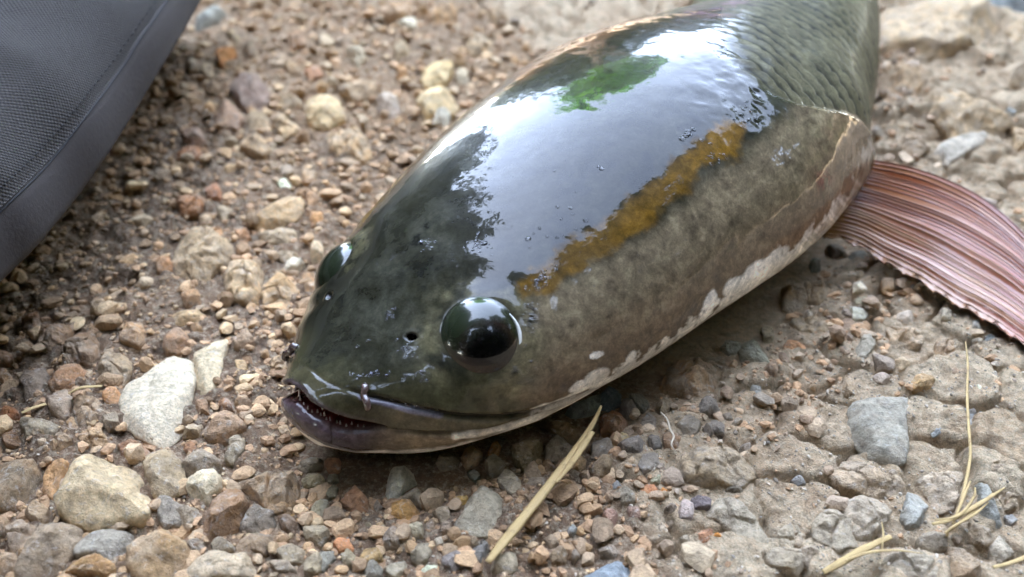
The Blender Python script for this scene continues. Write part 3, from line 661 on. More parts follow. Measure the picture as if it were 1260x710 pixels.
# tile | outline | height cm | colour | rust | dust | label ('' = named from its colour and its neighbours) | short name for use by neighbours
CAT = '''
Z|150,490 172,450 187,437 212,440 237,445 240,470 235,500 228,530 205,553 190,548 165,535 150,520|.34|c9c6bd|.10|.25|big flat white stone with a brown patch on top, left of the fish's mouth|the big white stone
Z|232,445 240,425 262,418 282,413 283,420 276,447 270,470 258,490 245,487 237,470|.22|cbc3b0|.05|.2|pale flat triangular stone leaning against the big white stone|the triangular pale stone
A|465,105 520,105 620,175 690,220 712,290 755,370 750,445 560,455 440,480 300,440 268,360 330,250 420,150|.62|b9ac94|.15|.15|big pale wedge shaped rock with a pointed top at lower left|the pale wedge rock
A|360,570 440,520 540,465 640,455 705,505 620,590 570,650 470,625 380,645|.42|8b8a88|0|.1|smooth blue-grey stone tucked under the pale wedge rock|the smooth blue-grey stone
A|165,490 290,445 400,480 400,560 320,650 270,720 60,720 130,620|.55|8e8172|.05|.3|lumpy grey-brown clod in the bottom left corner area, left of the smooth blue-grey stone|the lumpy corner clod
A|235,140 300,110 350,180 290,300 260,350 205,300|.34|b08d66|.5|.2|orange-tan upright stone at the left of the pale wedge rock|
A|-30,170 80,90 160,90 200,180 160,280 60,370 -30,400|.6|857867|.35|.2|large dark grey rock with rusty streaks at the left frame edge|the rusty streaked edge rock
A|35,490 100,450 170,460 170,540 110,610 45,580|.38|8f7c69|0|.4||
Z|152,687 165,668 182,654 203,652 220,661 232,676 234,692 222,706 205,718 170,716 155,700|.5|a28c6f|.35|.3|tan stone with an ochre stain at the bottom edge, right of the smooth blue-grey stone|the ochre stained stone
A|300,720 400,650 470,620 560,660 585,730|.4|9b7f5a|.8|.2|rusty crumbly stone cut by the bottom edge below the smooth blue-grey stone|
Z|176,563 188,559 204,559 222,567 229,592 222,612 205,618 190,616 186,600 177,585|.42|a1947f|.05|.3|lumpy grey stone right of the pale wedge rock|the lumpy grey stone
Z|196,622 207,617 222,622 230,634 221,652 205,655 196,645|.38|85817d|0|.1|dark smooth round pebble below the lumpy grey stone|
A|115,390 180,340 250,400 215,460 140,440|.25|94826c|0|.3||
A|-20,430 30,410 60,450 20,520 -20,520|.3|8d7a66|0|.3||
A|-20,600 60,590 120,620 60,690 -20,690|.3|94806a|0|.3||
A|240,50 320,30 370,80 330,120 250,110|.25|9a8368|0|.4||
A|420,40 500,10 540,60 500,105 430,90|.22|a08a70|0|.4||
A|560,60 640,50 730,90 700,150 600,150|.3|8a6a52|.2|.3||
A|110,10 250,-10 270,50 150,75|.25|8f7d63|0|.3||
A|-10,-10 90,10 115,70 30,85|.25|866a50|.1|.3||
B|95,190 130,130 190,95 260,130 300,200 260,225 130,235|.4|8a8176|0|.15|dark grey-brown rounded stone directly above the small chalky white stone|the grey-brown rounded stone
B|105,275 130,230 200,222 290,225 290,300 220,380 160,350|.38|c6bfae|0|.1|small chalky white stone right of the lumpy grey stone|the chalky white stone
B|195,520 205,420 240,360 300,310 380,280 430,330 400,430 330,510 270,545 220,550|.5|8f7762|.75|.15|brown stone with a bright orange rust spot, in front of the big soil clod|the rust spotted stone
B|360,480 380,430 450,360 540,360 540,460 500,510 420,515|.42|827b74|0|.1|dark grey angular stone right of the rust spotted stone|the dark angular stone
B|320,250 420,170 560,110 640,170 670,260 600,380 540,400 430,300|.40|a68f74|.05|.6|large tan soil clod between the stones and the fish's jaw|the big soil clod
Z|225,702 261,683 290,687 322,687 334,695 332,720 225,722|.45|b3a899|.05|.2|long pale grey stone cut by the bottom edge below the dark angular stone|the long pale bottom stone
B|545,600 610,550 695,570 680,640 600,660|.35|989083|0|.2||
B|350,590 430,530 540,520 560,570 500,620 370,615|.25|8a7966|0|.3||
B|665,220 730,170 785,220 770,255 680,255|.22|99937f|0|.1||
B|710,400 740,330 800,310 800,370 740,440|.25|8f8d7e|0|.1||
B|300,150 330,60 400,50 395,120 340,180|.3|989080|0|.2||
B|415,40 440,0 480,20 460,110 425,110|.25|b59c74|.1|.2||
B|680,470 760,440 820,500 770,560 690,530|.32|a29a8a|0|.2||
B|100,80 150,55 170,90 130,120|.25|8c6b50|.1|.2||
B|-10,120 50,105 90,150 60,180 -10,160|.25|a08a70|0|.3||
B|640,150 720,110 780,120 770,160 690,180|.2|8f8a80|0|.2||
B|560,440 620,410 670,470 660,515 590,490|.25|7f6c5c|.2|.2||
B|595,400 640,380 680,410 660,450 620,440|.2|b09061|.4|.1||
B|70,420 140,380 190,420 170,490 90,490|.28|8c8377|0|.3||
B|120,560 200,540 230,600 160,620|.25|756c63|0|.2||
B|230,555 340,550 360,600 260,610|.25|8c857a|0|.2||
B|780,130 840,110 850,175 800,180|.25|a07d68|.1|.2||
B|520,660 600,650 660,700 560,720|.28|948b80|0|.2||
B|690,640 760,610 790,660 760,720 690,720|.28|9d9584|0|.2||
D|240,640 350,560 430,560 465,600 430,650 340,690 260,690|.42|a08872|.15|.2|half tan half blue-grey stone right of the big white stone's lower corner|the two-tone stone
C|200,170 260,95 385,85 350,170 240,300 190,290|.32|8e7660|0|.35|flat dark tan slab leaning below the hem of the grey cloth|the leaning tan slab
C|300,290 350,180 450,140 490,230 470,330 400,320|.4|8a725a|0|.5|rounded brown soil clod right of the leaning tan slab|
C|585,210 620,130 690,125 730,190 680,230|.34|a98d70|.05|.3||
C|235,420 330,340 420,325 430,370 350,430 260,450|.3|a88568|.1|.3|pinkish tan oblong stone below the brown soil clod|the pinkish oblong stone
C|105,420 150,340 210,310 240,370 200,490 120,520|.34|766a61|0|.25|dark grey upright stone left of the pinkish oblong stone|
C|230,470 330,450 360,500 330,600 250,560|.3|a3958a|0|.3||
C|360,500 470,470 520,550 440,630 390,620|.32|9d8a76|0|.4||
C|0,580 60,520 105,570 40,615|.3|8a5c3a|.4|.2|rust brown pebble at the left edge below the dark grey upright stone|
C|105,620 150,585 310,630 290,680 140,700|.3|8c8475|0|.3|grey-green flat stone beneath a pale twig at the left|
C|500,460 560,430 600,480 560,560 510,510|.28|b2885f|.25|.2|orange-tan pebble touching the left side of the big white stone|
C|470,370 540,230 620,260 650,330 590,440 540,400|.34|9c8c78|0|.5||
C|-10,260 60,260 70,310 -10,325|.25|94765c|0|.3||
C|-10,340 30,330 60,380 30,420 -10,400|.25|8d745b|0|.3||
C|330,600 380,600 390,650 340,660|.18|a18563|.1|.3||
C|590,690 640,670 690,700 640,730|.25|93715a|0|.3||
C|110,100 190,60 200,150 130,170|.3|7d6046|0|.4||
C|380,650 480,640 500,700 400,710|.25|9c866e|0|.3||
C|500,570 570,560 590,620 520,640|.25|8a8074|0|.3||
D|380,180 440,150 490,210 450,260 390,240|.34|9c8773|.05|.3|round brown pebble right of the triangular pale stone|
D|30,200 80,150 160,170 185,210 130,260 60,270|.34|98785c|.1|.3|rounded brown stone above the big white stone|the rounded brown stone
D|60,75 230,50 240,85 180,120 80,115|.26|b09c80|0|.3||
D|370,460 420,440 480,490 440,550 380,500|.28|a48c72|0|.3||
D|130,660 180,590 240,600 220,660|.28|a59884|.05|.2||
D|390,295 440,285 455,330 410,350|.2|bda684|.1|.2||
D|310,490 360,480 385,530 330,550|.24|93755c|.1|.3||
D|200,510 260,500 270,560 215,570|.22|967c66|0|.3||
D|450,650 490,630 525,650 500,700 455,700|.25|a89b80|.05|.2||
D|360,690 420,670 440,710 370,730|.25|a39a8c|0|.2||
D|480,560 540,545 560,600 500,610|.22|a38d76|0|.3||
D|590,600 640,580 660,640 610,660|.2|ab967c|0|.3||
D|170,120 210,100 240,140 200,180|.24|9d8468|0|.3||
D|560,310 640,300 650,360 580,380|.2|b9a183|0|.5||
E|135,370 240,355 340,350 410,410 390,500 330,540 270,610 170,600 130,500|.55|b2a189|.15|.35|big mottled tan boulder-like stone with a grey centre, left of the fish's far eye|the mottled round stone
E|500,290 560,270 680,170 740,160 770,230 720,290 640,300 540,325|.40|bfa98a|.05|.3|long pale tan stone above the white bean shaped pebble|the long pale tan stone
E|540,350 640,330 730,315 740,340 680,390 580,400|.26|a79a87|.1|.3||
E|660,520 700,470 770,450 775,480 720,530 680,540|.26|d2cfc6|0|.05|smooth white bean shaped pebble by the fish's far eye|the white bean pebble
E|635,100 670,85 710,110 690,145 650,140|.25|e0dccf|0|.02|tiny bright white pebble above the long pale tan stone|
E|380,520 440,470 490,460 570,530 560,580 540,670 450,680 390,610|.45|bda98d|.05|.4|pale knobbly stone right of the mottled round stone|the pale knobbly stone
E|550,620 640,530 740,560 740,640 690,690 560,680|.40|b8a080|.05|.6|broad tan clod just left of the fish's far eye|
E|285,130 330,100 375,130 360,180 300,170|.32|ad8268|.1|.2|pinkish brown pebble above the mottled round stone|
E|150,200 200,150 290,180 260,250 170,260|.34|a27650|.3|.4|orange brown clod up left of the mottled round stone|
E|620,460 690,410 740,440 680,480|.26|a39684|0|.3||
E|340,230 390,195 420,230 370,290|.3|a29581|0|.3||
E|250,310 370,300 375,350 260,340|.24|ad8d6c|.1|.4||
E|800,410 860,400 860,470 800,490|.26|c3b49c|0|.3||
E|45,490 120,480 130,540 60,560|.3|a5805f|.2|.3||
E|170,650 250,620 270,680 190,700|.28|a88a6c|.1|.3||
E|640,30 700,20 720,70 660,80|.28|a09488|0|.3||
E|750,20 830,40 820,110 760,90|.32|b39c80|0|.3||
E|430,330 480,300 510,360 460,380|.24|a9876a|.1|.4||
E|250,250 300,245 320,280 270,295|.22|b7a793|0|.3||
E|770,160 830,150 840,200 790,220|.28|b3967a|.05|.3||
E|790,260 860,240 870,290 800,310|.26|b08a60|.2|.3||
E|750,520 820,510 830,560 760,560|.24|a98d70|.1|.3||
E|760,570 830,565 850,620 780,640|.28|b49a7b|0|.4||
F|655,500 690,440 760,430 830,470 840,540 760,590 690,580|.75|c9b898|.05|.2|large cream coloured stone in the blurred gravel behind the fish's head|the large cream stone
F|310,430 370,370 450,390 510,450 450,510 380,510|.7|8d7d78|0|.2|dark purplish grey stone left of the large cream stone|the purplish stone
F|240,530 290,500 375,550 350,600 260,600|.6|a08877|0|.25|pinkish grey stone below the purplish stone|
F|385,560 430,520 490,545 490,600 410,610|.5|a99a85|0|.25||
F|105,165 180,90 270,25 300,35 300,70 220,120|.6|98a0a4|0|.1|blue-grey elongated stone beside the top of the grey cloth|the blue-grey elongated stone
F|245,260 300,230 340,250 320,300 260,300|.5|b8834c|.4|.1|bright orange pebble right of the grey cloth's upper edge|the orange pebble
F|275,140 300,140 365,210 340,225|.35|b2a083|0|.3||
F|520,480 580,430 640,430 640,480 560,495|.5|a0917c|0|.3||
F|500,580 560,540 640,600 560,640|.5|b09c80|.05|.4||
F|350,690 370,650 450,640 495,680 470,720|.5|b39e84|0|.4||
F|175,310 230,310 235,350 190,360|.4|a99a86|0|.2||
F|110,290 160,290 170,330 120,340|.4|98866f|0|.3||
F|200,400 250,390 275,440 220,450|.45|98856f|0|.3||
F|370,220 430,230 440,265 380,260|.4|92826e|0|.3||
F|560,300 620,290 640,330 580,350|.4|a8947b|0|.3||
F|650,320 720,300 740,340 670,360|.4|b58a6a|.2|.3||
F|560,170 640,160 660,220 590,240|.5|a08368|.1|.4||
F|720,190 780,185 790,215 730,225|.35|b7ab98|0|.2||
F|740,380 800,370 800,400 750,410|.4|b2a694|0|.2||
F|80,600 160,570 200,640 120,690|.5|8d7565|0|.3||
F|60,670 160,660 190,720 70,730|.5|a27552|.3|.3||
G|240,450 280,405 340,430 375,490 330,525 280,500|.6|b0a8a4|0|.1|lilac grey smooth stone right of the large cream stone|the lilac grey stone
G|440,310 520,265 590,270 600,310 560,365 470,360|.7|cdbd97|.05|.2|upper of two yellowish cream stones by the fish's back|the upper cream stone
G|430,460 460,390 530,370 640,440 600,490 480,520|.7|cfc0a0|.05|.2|lower of two yellowish cream stones, almost touching the fish's back|the lower cream stone
G|95,400 160,355 260,380 250,430 160,450|.6|a5947f|0|.3||
G|350,110 430,95 440,125 370,140|.4|d5d0c6|0|.05|small white flat pebble far back in the blurred gravel|
G|500,520 590,510 570,560 510,550|.4|c5c8c6|0|.1|whitish blue pebble half hidden behind the fish's back|
G|250,40 330,10 420,50 400,85 300,80|.7|b0987f|.1|.4|broad brown hump of soil at the top centre edge|
G|130,225 175,210 215,260 180,285|.5|bdb7a8|0|.1||
G|600,310 650,300 670,350 620,370|.5|b9b3a4|0|.2||
G|345,280 390,275 400,340 350,350|.5|b5926a|.3|.2||
G|60,560 180,580 250,680 160,720 50,650|.5|bfa889|0|.5||
G|490,60 600,40 610,90 510,110|.6|b99d7a|.2|.4||
G|750,60 830,50 830,110 760,120|.6|b9a68d|0|.4||
G|330,200 400,190 410,240 350,260|.5|a8997f|0|.3||
G|640,180 760,160 770,230 660,250|.6|b8a78e|0|.5||
G|670,290 760,270 780,330 690,340|.6|b09a82|0|.4||
H|335,230 360,160 430,130 500,125 510,190 440,230 420,270 360,285|.42|b2b5b0|0|.1|grey-white angular stone just below the fish's lower jaw|the grey-white jaw stone
H|95,290 120,235 190,230 265,310 265,360 220,378 150,330|.36|97765d|.25|.15|reddish brown wedge shaped stone left of the grey-white jaw stone|the reddish wedge stone
H|370,360 385,310 450,280 490,310 550,355 480,400 465,440 410,415|.36|b08d58|.6|.05|golden ochre angular stone below the grey-white jaw stone|the golden ochre stone
H|430,280 470,240 530,250 570,290 550,330 500,310|.32|8f897f|0|.2|dark knobby stone between the grey-white jaw stone and the golden ochre stone|
Z|555,652 562,631 579,607 591,593 608,590 618,605 615,640 603,655 590,660 570,658|.46|a5a39b|.1|.2|large mottled blue-grey stone at the lower end of the long straw|the large mottled stone
H|80,555 110,520 190,512 205,550 180,580 110,588|.26|d09a74|.2|.05|smooth pink-orange pebble near the bottom edge|the pink-orange pebble
H|465,465 500,415 550,465 545,500 490,500|.26|b9b5a7|0|.1||
H|475,560 500,520 570,520 595,560 570,620 530,645 485,610|.32|969288|0|.15|round grey pebble above the small bright white pebble|the round grey pebble
H|215,600 250,555 320,555 340,620 240,640|.3|b09a73|.1|.15||
H|345,680 370,625 440,600 470,630 440,680 390,705|.3|98958a|0|.1||
H|530,680 560,648 620,655 615,690 545,698|.22|e2ded3|0|.02|small bright white pebble at the bottom edge|the bright white pebble
H|590,350 650,330 705,370 690,420 640,425|.28|9c9284|0|.2||
H|30,110 60,80 120,85 110,140 60,145|.24|a68472|.1|.1||
H|40,190 100,150 110,190 60,215|.2|8d8c84|0|.1||
H|30,250 80,210 105,220 90,275 50,280|.2|8a8a7c|0|.1||
H|0,330 55,290 60,330 20,410|.24|8b8b80|0|.1||
H|700,290 770,270 780,300 730,335|.22|b59c63|.3|.1||
H|285,460 340,415 370,460 330,500|.26|98938a|0|.1||
H|640,450 690,440 690,500 645,500|.24|97877a|0|.3||
H|735,60 790,20 870,20 830,90 770,135|.3|b09b82|.1|.2||
H|600,90 640,60 730,50 720,110 640,130|.28|979084|0|.2||
H|235,650 270,620 340,640 330,710 250,710|.3|8e8f8c|0|.1||
H|120,620 160,575 215,600 205,660 140,670|.26|98917f|0|.1||
H|10,600 90,590 100,640 30,700|.28|8d8f8c|0|.1||
H|340,520 400,460 440,490 420,560 350,570|.28|8c8279|0|.2||
H|640,620 720,570 760,640 720,680 650,660|.28|86848a|0|.1||
H|790,590 850,520 880,560 850,660 800,640|.24|7d8086|0|.1||
H|550,400 600,390 620,450 570,480|.24|8d7f72|0|.2||
H|90,430 150,400 170,450 110,470|.22|a39d88|0|.2||
H|770,150 800,135 840,165 810,195|.22|93989a|0|.1||
H|230,420 290,410 290,450 240,460|.2|938b77|0|.2||
H|275,320 310,300 335,330 310,355|.2|88807a|0|.1||
H|600,530 640,520 655,555 620,565|.16|b9b5ae|0|.1||
I|270,50 380,40 450,90 400,125 330,110|.34|8f7c66|0|.2|long brown stone lying in the shadow under the fish's jaw|the long brown jaw stone
I|130,150 170,100 250,100 260,160 200,250 150,210|.42|857a63|.05|.25|dark olive rough stone under the fish's jaw|the olive jaw stone
I|265,170 310,115 380,130 390,180 330,205 280,200|.34|8d857c|0|.15||
I|70,290 110,250 170,290 175,340 130,355|.32|989287|0|.1||
I|20,220 60,180 110,210 90,260 40,265|.3|8d867c|0|.2||
I|30,160 60,130 90,145 80,175 40,180|.24|b58d64|.4|.1||
I|460,220 470,130 530,110 565,160 550,220|.36|8b857e|0|.15||
I|450,260 500,225 560,225 540,290 490,310|.34|9b8b74|.15|.2||
I|500,50 560,10 620,60 580,110 510,90|.34|8d6b50|.3|.2|rust brown stone right of the upper end of the long straw|
I|570,110 630,95 635,135 580,135|.22|c2b491|.05|.1||
I|570,160 640,140 705,170 690,220 600,210|.34|827c78|0|.1||
I|655,260 690,210 740,200 750,290 680,300|.36|8a8580|0|.1||
I|380,270 400,200 450,190 440,260|.3|b09776|.2|.2||
I|560,380 590,355 650,375 640,420 590,420|.26|9a9488|0|.2||
I|510,450 540,430 580,460 570,500 530,490|.24|a5887c|.05|.1||
I|610,440 660,440 670,490 630,490|.24|977e74|0|.2||
I|360,520 390,485 415,510 390,545|.24|8f979e|0|.05|small blue-grey pebble right of the long straw's middle|
I|285,620 330,600 370,620 360,660 300,665|.26|8f8170|0|.2||
I|260,560 300,545 330,570 300,600|.22|948778|0|.2||
I|325,570 360,555 385,580 350,610|.24|94806c|0|.2||
I|375,620 400,605 420,630 390,655|.2|918a83|0|.1||
I|490,590 540,580 590,620 560,640 500,620|.22|8c8176|0|.2||
I|660,360 700,345 710,385 680,390|.22|c0906c|.2|.05||
I|185,300 230,275 290,290 280,325 200,325|.26|8a8075|0|.2||
I|480,490 510,470 530,500 500,530|.22|b09877|.1|.2||
Z|718,700 744,693 772,697 786,712 780,722 718,722|.18|7f8d9d|0|.1|blue-grey flat stone sunk in the soil at the bottom edge|the blue bottom stone
I|40,680 80,620 150,610 160,680 120,720|.34|a8a294|.05|.3||
I|0,560 20,545 40,590 20,630|.26|7e7f82|0|.1||
I|260,220 290,195 325,240 280,258|.24|8e7b66|.05|.2||
I|410,290 440,265 470,300 450,320|.22|98897a|0|.2||
I|540,340 570,325 590,345 560,360|.18|8b8f94|0|.1||
J|-5,350 60,320 115,330 110,400 40,435 -10,420|.32|5f6c78|0|.05|dark blue-grey stone peeping out under the belly edge|the dark blue stone
Z|690,503 720,488 742,480 745,490 730,502 700,508|.25|8d979f|0|.05|pale blue-grey flat stone in the shadow beneath the gill edge|
J|290,310 380,210 500,110 640,170 660,290 600,370 530,430 400,400|.42|9c8468|.05|.7|large smooth tan clod by the fish's pale belly edge|the tan belly clod
J|770,20 800,20 920,150 930,200 880,215 770,170 760,100|.34|8d9288|.1|.15|grey-green triangular stone right of the tan belly clod|the grey-green triangle
J|650,95 690,65 760,75 770,110 700,130|.28|959891|0|.1|smooth grey oval pebble left of the grey-green triangle|
J|800,310 850,285 900,320 880,390 830,380|.26|96999a|0|.2|bluish round pebble below the grey-green triangle|
J|500,490 560,430 600,420 650,490 560,505|.28|7f7a76|0|.1||
J|530,420 570,380 590,420 550,450|.24|87807a|0|.1||
J|585,560 600,530 670,560 670,610 610,600|.26|807b77|0|.1||
J|700,560 740,530 770,550 720,585|.22|938b80|0|.1||
J|550,590 580,560 610,600 590,635|.22|86817c|0|.1||
J|650,500 690,500 720,530 680,540|.2|8d857b|0|.1||
J|215,520 260,455 310,500 310,560 260,580|.3|837c76|0|.1||
J|95,440 130,375 195,440 160,485|.3|7c7671|0|.1||
J|150,370 220,360 270,410 230,445 180,420|.28|7a786f|0|.1||
J|295,430 340,385 400,420 385,475 320,480|.32|938671|0|.3|tan-grey pebble with a thin pale root hanging from it|the root pebble
J|410,560 450,520 540,530 530,600 460,640|.3|8b857d|0|.2||
J|385,480 420,470 450,520 410,560|.24|7e7871|0|.1||
J|750,640 820,640 830,690 760,690|.22|8f8880|0|.2||
J|-10,500 60,460 140,500 100,590 40,560|.34|8a6040|.4|.1|dark rust coloured stone below the dark blue stone|
J|165,550 200,520 245,560 220,600|.24|948068|.1|.2||
J|670,360 720,330 750,390 700,420|.26|9f8a76|.1|.3||
J|740,330 790,320 800,370 760,380|.22|8a7f75|0|.2||
J|880,250 940,210 970,250 940,290|.28|a18a74|0|.3||
J|870,0 930,-10 950,50 900,70|.3|a29a85|0|.2||
J|330,620 360,600 430,640 410,700 340,690|.28|8d755f|.1|.2||
J|250,640 310,610 330,690 280,710|.24|77736f|0|.1||
J|90,650 200,620 280,690 180,730 80,700|.3|79767a|0|.1||
K|130,180 250,80 400,20 560,70 600,130 590,200 500,270 400,240 230,240|.40|a69883|.05|.5|broad tan rock slab half buried in the packed soil, bottom middle|the broad tan slab
K|35,230 70,195 105,220 90,255 45,260|.24|9d9f8c|0|.05|round grey-green pebble left of the broad tan slab|
K|0,280 40,260 80,290 60,318 5,310|.22|bd8a68|.3|.05|orange-pink pebble below the round grey-green pebble|
K|80,300 110,275 130,290 110,318|.18|b8844f|.3|.05||
K|180,400 200,350 240,320 265,400 250,440 190,440|.28|aaa0a0|0|.1|pale lilac pebble below the left end of the broad tan slab|
K|235,350 260,310 350,340 350,375 270,385|.24|80797f|0|.1||
K|265,500 300,475 360,510 350,560 280,555|.22|b38a70|.1|.1|peach coloured flat pebble beside a tiny orange one near the bottom|the peach pebble
K|345,520 370,505 410,525 400,545 360,545|.14|c08640|.3|.02|tiny orange pebble against the peach pebble|
K|300,380 400,320 520,350 620,450 660,510 600,580 480,530 400,450|.30|a59f93|0|.4|rough grey slab set in the packed soil below the broad tan slab|the rough grey slab
K|670,510 740,420 800,415 850,490 810,560 720,580|.28|a8a193|0|.4||
K|600,590 640,560 800,570 830,640 800,720 640,690|.30|a39a8a|0|.4||
K|425,270 450,240 520,260 515,290|.22|8a8378|0|.2||
K|470,190 510,175 560,215 520,245|.18|a08a70|.1|.3||
K|110,380 160,355 180,390 150,410|.22|8d8278|0|.2||
K|110,430 150,405 170,440 140,460|.2|968b7f|0|.2||
K|190,530 230,520 250,560 210,580|.2|aaa294|0|.2||
K|760,210 820,190 850,225 800,245|.2|83868a|0|.2||
L|408,490 430,460 500,400 580,345 640,340 695,355 700,400 690,500 697,620 690,760 600,770 470,720 405,620|.30|9c9d98|.12|.2|big flat grey slab with a straight right edge on the packed soil|the big grey slab
L|930,440 990,420 1060,440 1085,500 1075,600 1020,650 950,630 935,560|.12|8b929b|.05|.45|bluish patch of stone sunk under the upright grass stalk|the sunken bluish stone
L|440,210 480,150 540,140 540,190 490,250 450,250|.34|aaa89f|0|.2|pale grey tapered pebble standing above the big grey slab|
L|410,0 450,0 505,30 490,45 430,45|.24|ddd9d2|0|.05|small white chip of stone under the fin's near edge|the white chip
L|845,20 880,12 910,65 850,75|.28|d4cfc2|0|.05|cream white cube-like pebble below the fin|
L|100,150 150,120 210,160 230,210 170,215 120,200|.28|b08865|.4|.1|orange pebble with a blue-grey side, right of the grey-green triangle|
L|1000,80 1035,75 1040,125 1000,130|.28|a3a3a0|0|.05||
L|130,40 240,10 320,50 310,110 180,100|.40|a29279|0|.5|broad dull tan stone right of the fish's belly|the dull tan stone
L|600,280 660,260 720,290 650,310|.2|c1b096|0|.3||
L|700,370 760,340 830,360 800,400 720,410|.26|c2a67c|.15|.3|yellowish stone at the upper right corner of the big grey slab|
L|1005,390 1020,385 1060,425 1040,430|.1|e0dacd|0|.05||
L|790,600 850,585 865,625 810,640|.1|98a0a8|0|.3||
L|820,180 900,150 930,200 880,240 830,230|.28|a99277|0|.4||
L|590,110 700,100 780,150 740,220 610,200|.22|b19f88|0|.5||
L|890,320 940,310 960,350 910,365|.2|967f6a|.1|.3||
L|1030,120 1090,110 1140,150 1110,185 1040,170|.25|7f8a90|0|.1|blue-grey stone beneath the tip of the fin|
L|1000,165 1040,160 1060,195 1010,200|.2|9d968a|0|.2||
L|380,340 420,370 440,440 400,450 360,390|.2|a3937d|0|.5||
M|560,290 610,275 710,385 650,450 560,470 530,400|.28|9a9fa0|0|.25|blue-grey wedge stone below the big grey slab|the blue-grey wedge
M|230,340 310,290 420,300 480,380 430,480 330,550 280,480 230,390|.30|aba397|.05|.4|cracked pale stone with a bluish stain, left of the blue-grey wedge|the stained pale stone
M|70,450 120,370 200,370 270,440 280,520 320,570 200,600 80,540|.30|a9a294|.1|.35||
M|150,180 250,110 420,170 540,200 560,270 480,320 330,290 230,260|.30|ac9d8a|.05|.5|wide tan slab under the lower edge of the big grey slab|the wide tan slab
M|620,200 700,180 840,150 850,220 810,370 730,380 680,310|.28|aca193|.05|.5||
M|620,490 690,455 770,480 770,560 700,585 625,560|.32|958d81|0|.3|rounded grey lump below the tuft of dry grass|
M|910,250 950,215 990,250 1000,330 1050,470 1000,460 930,390|.28|939899|0|.15|narrow blue-grey stone crossed by the tuft of dry grass|
M|720,610 780,540 900,580 1000,640 990,720 760,720|.34|9d8a72|.3|.3|brown and grey rusty stone at the bottom right|
M|1000,540 1040,500 1110,530 1120,590 1050,640 1000,600|.28|b1aba0|0|.2||
M|440,620 560,590 700,620 760,720 440,720|.28|a8a195|0|.35||
M|780,510 810,490 850,520 830,550|.18|98897a|0|.2||
M|1060,400 1100,390 1140,420 1100,450|.24|86888b|0|.2||
M|-20,430 30,440 60,510 20,560 -20,560|.28|b0a392|0|.4||
M|10,590 60,560 130,620 80,680 20,660|.28|aa9f92|0|.4||
M|870,440 980,470 1040,520 960,560 880,520|.25|a99c8b|0|.5||
M|1020,310 1110,300 1130,370 1060,380|.25|ab9c87|0|.5||
M|900,120 1000,130 1090,170 1060,240 960,210|.22|ae9f8d|0|.5||
N|20,60 150,60 400,30 520,60 550,120 520,230 410,180 320,200 280,240 150,230 40,200|1.0|bcab90|.05|.6|huge pale tan clod of dried mud at the top right|the huge mud clod
N|75,330 130,270 210,270 230,320 190,360 100,370|.8|b5a084|.1|.4|tan block of dried mud below the huge mud clod|the tan mud block
N|170,420 350,390 500,390 560,500 430,560 350,560 250,480|.8|baa88d|.05|.6|broad sloping clod of dried mud above the pale flat slab|
N|255,600 400,560 510,530 530,545 430,600 300,660 260,640|.4|b3b0aa|0|.1|pale grey flat slab lying just above the fin|the pale fin slab
Z|1195,-8 1262,-12 1275,14 1240,14 1205,8|.7|6f7880|0|.05|dark blue-grey slab in the top right corner|
N|550,110 640,80 640,210 570,190|.8|b7a68d|0|.4||
N|540,430 580,440 570,470 540,455|.3|8d959b|0|.1||
N|40,480 120,460 190,510 130,560 50,550|.6|b2a085|0|.5||
N|130,550 200,545 240,600 180,640 130,610|.5|a18e76|0|.4||
N|510,290 620,270 640,330 540,345|.5|a89a86|.1|.3||
N|560,510 630,500 640,570 580,590|.6|b09d82|0|.4||
O|880,410 960,370 1040,420 1020,470 930,470|.3|a5a197|0|.15|round pale grey pebble right beneath the fin's lower edge|
O|440,390 490,375 540,390 520,420 450,420|.26|d6cfc2|0|.05|pale cream pebble on the gravel under the fin root|
O|460,450 520,440 560,480 520,505 470,490|.24|96927f|0|.1||
O|160,310 280,310 300,400 250,450 180,430|.4|9d8d76|0|.5||
O|20,310 150,320 170,420 120,500 20,470|.4|97856d|0|.5||
O|430,150 500,130 570,190 520,215 450,200|.4|7f817c|0|.1||
O|190,190 250,180 260,230 200,240|.3|8d9494|0|.1||
O|300,80 400,90 420,140 330,150|.35|6d675d|0|.2||
O|610,290 700,280 720,400 640,420|.3|b1946f|.2|.5||
'''

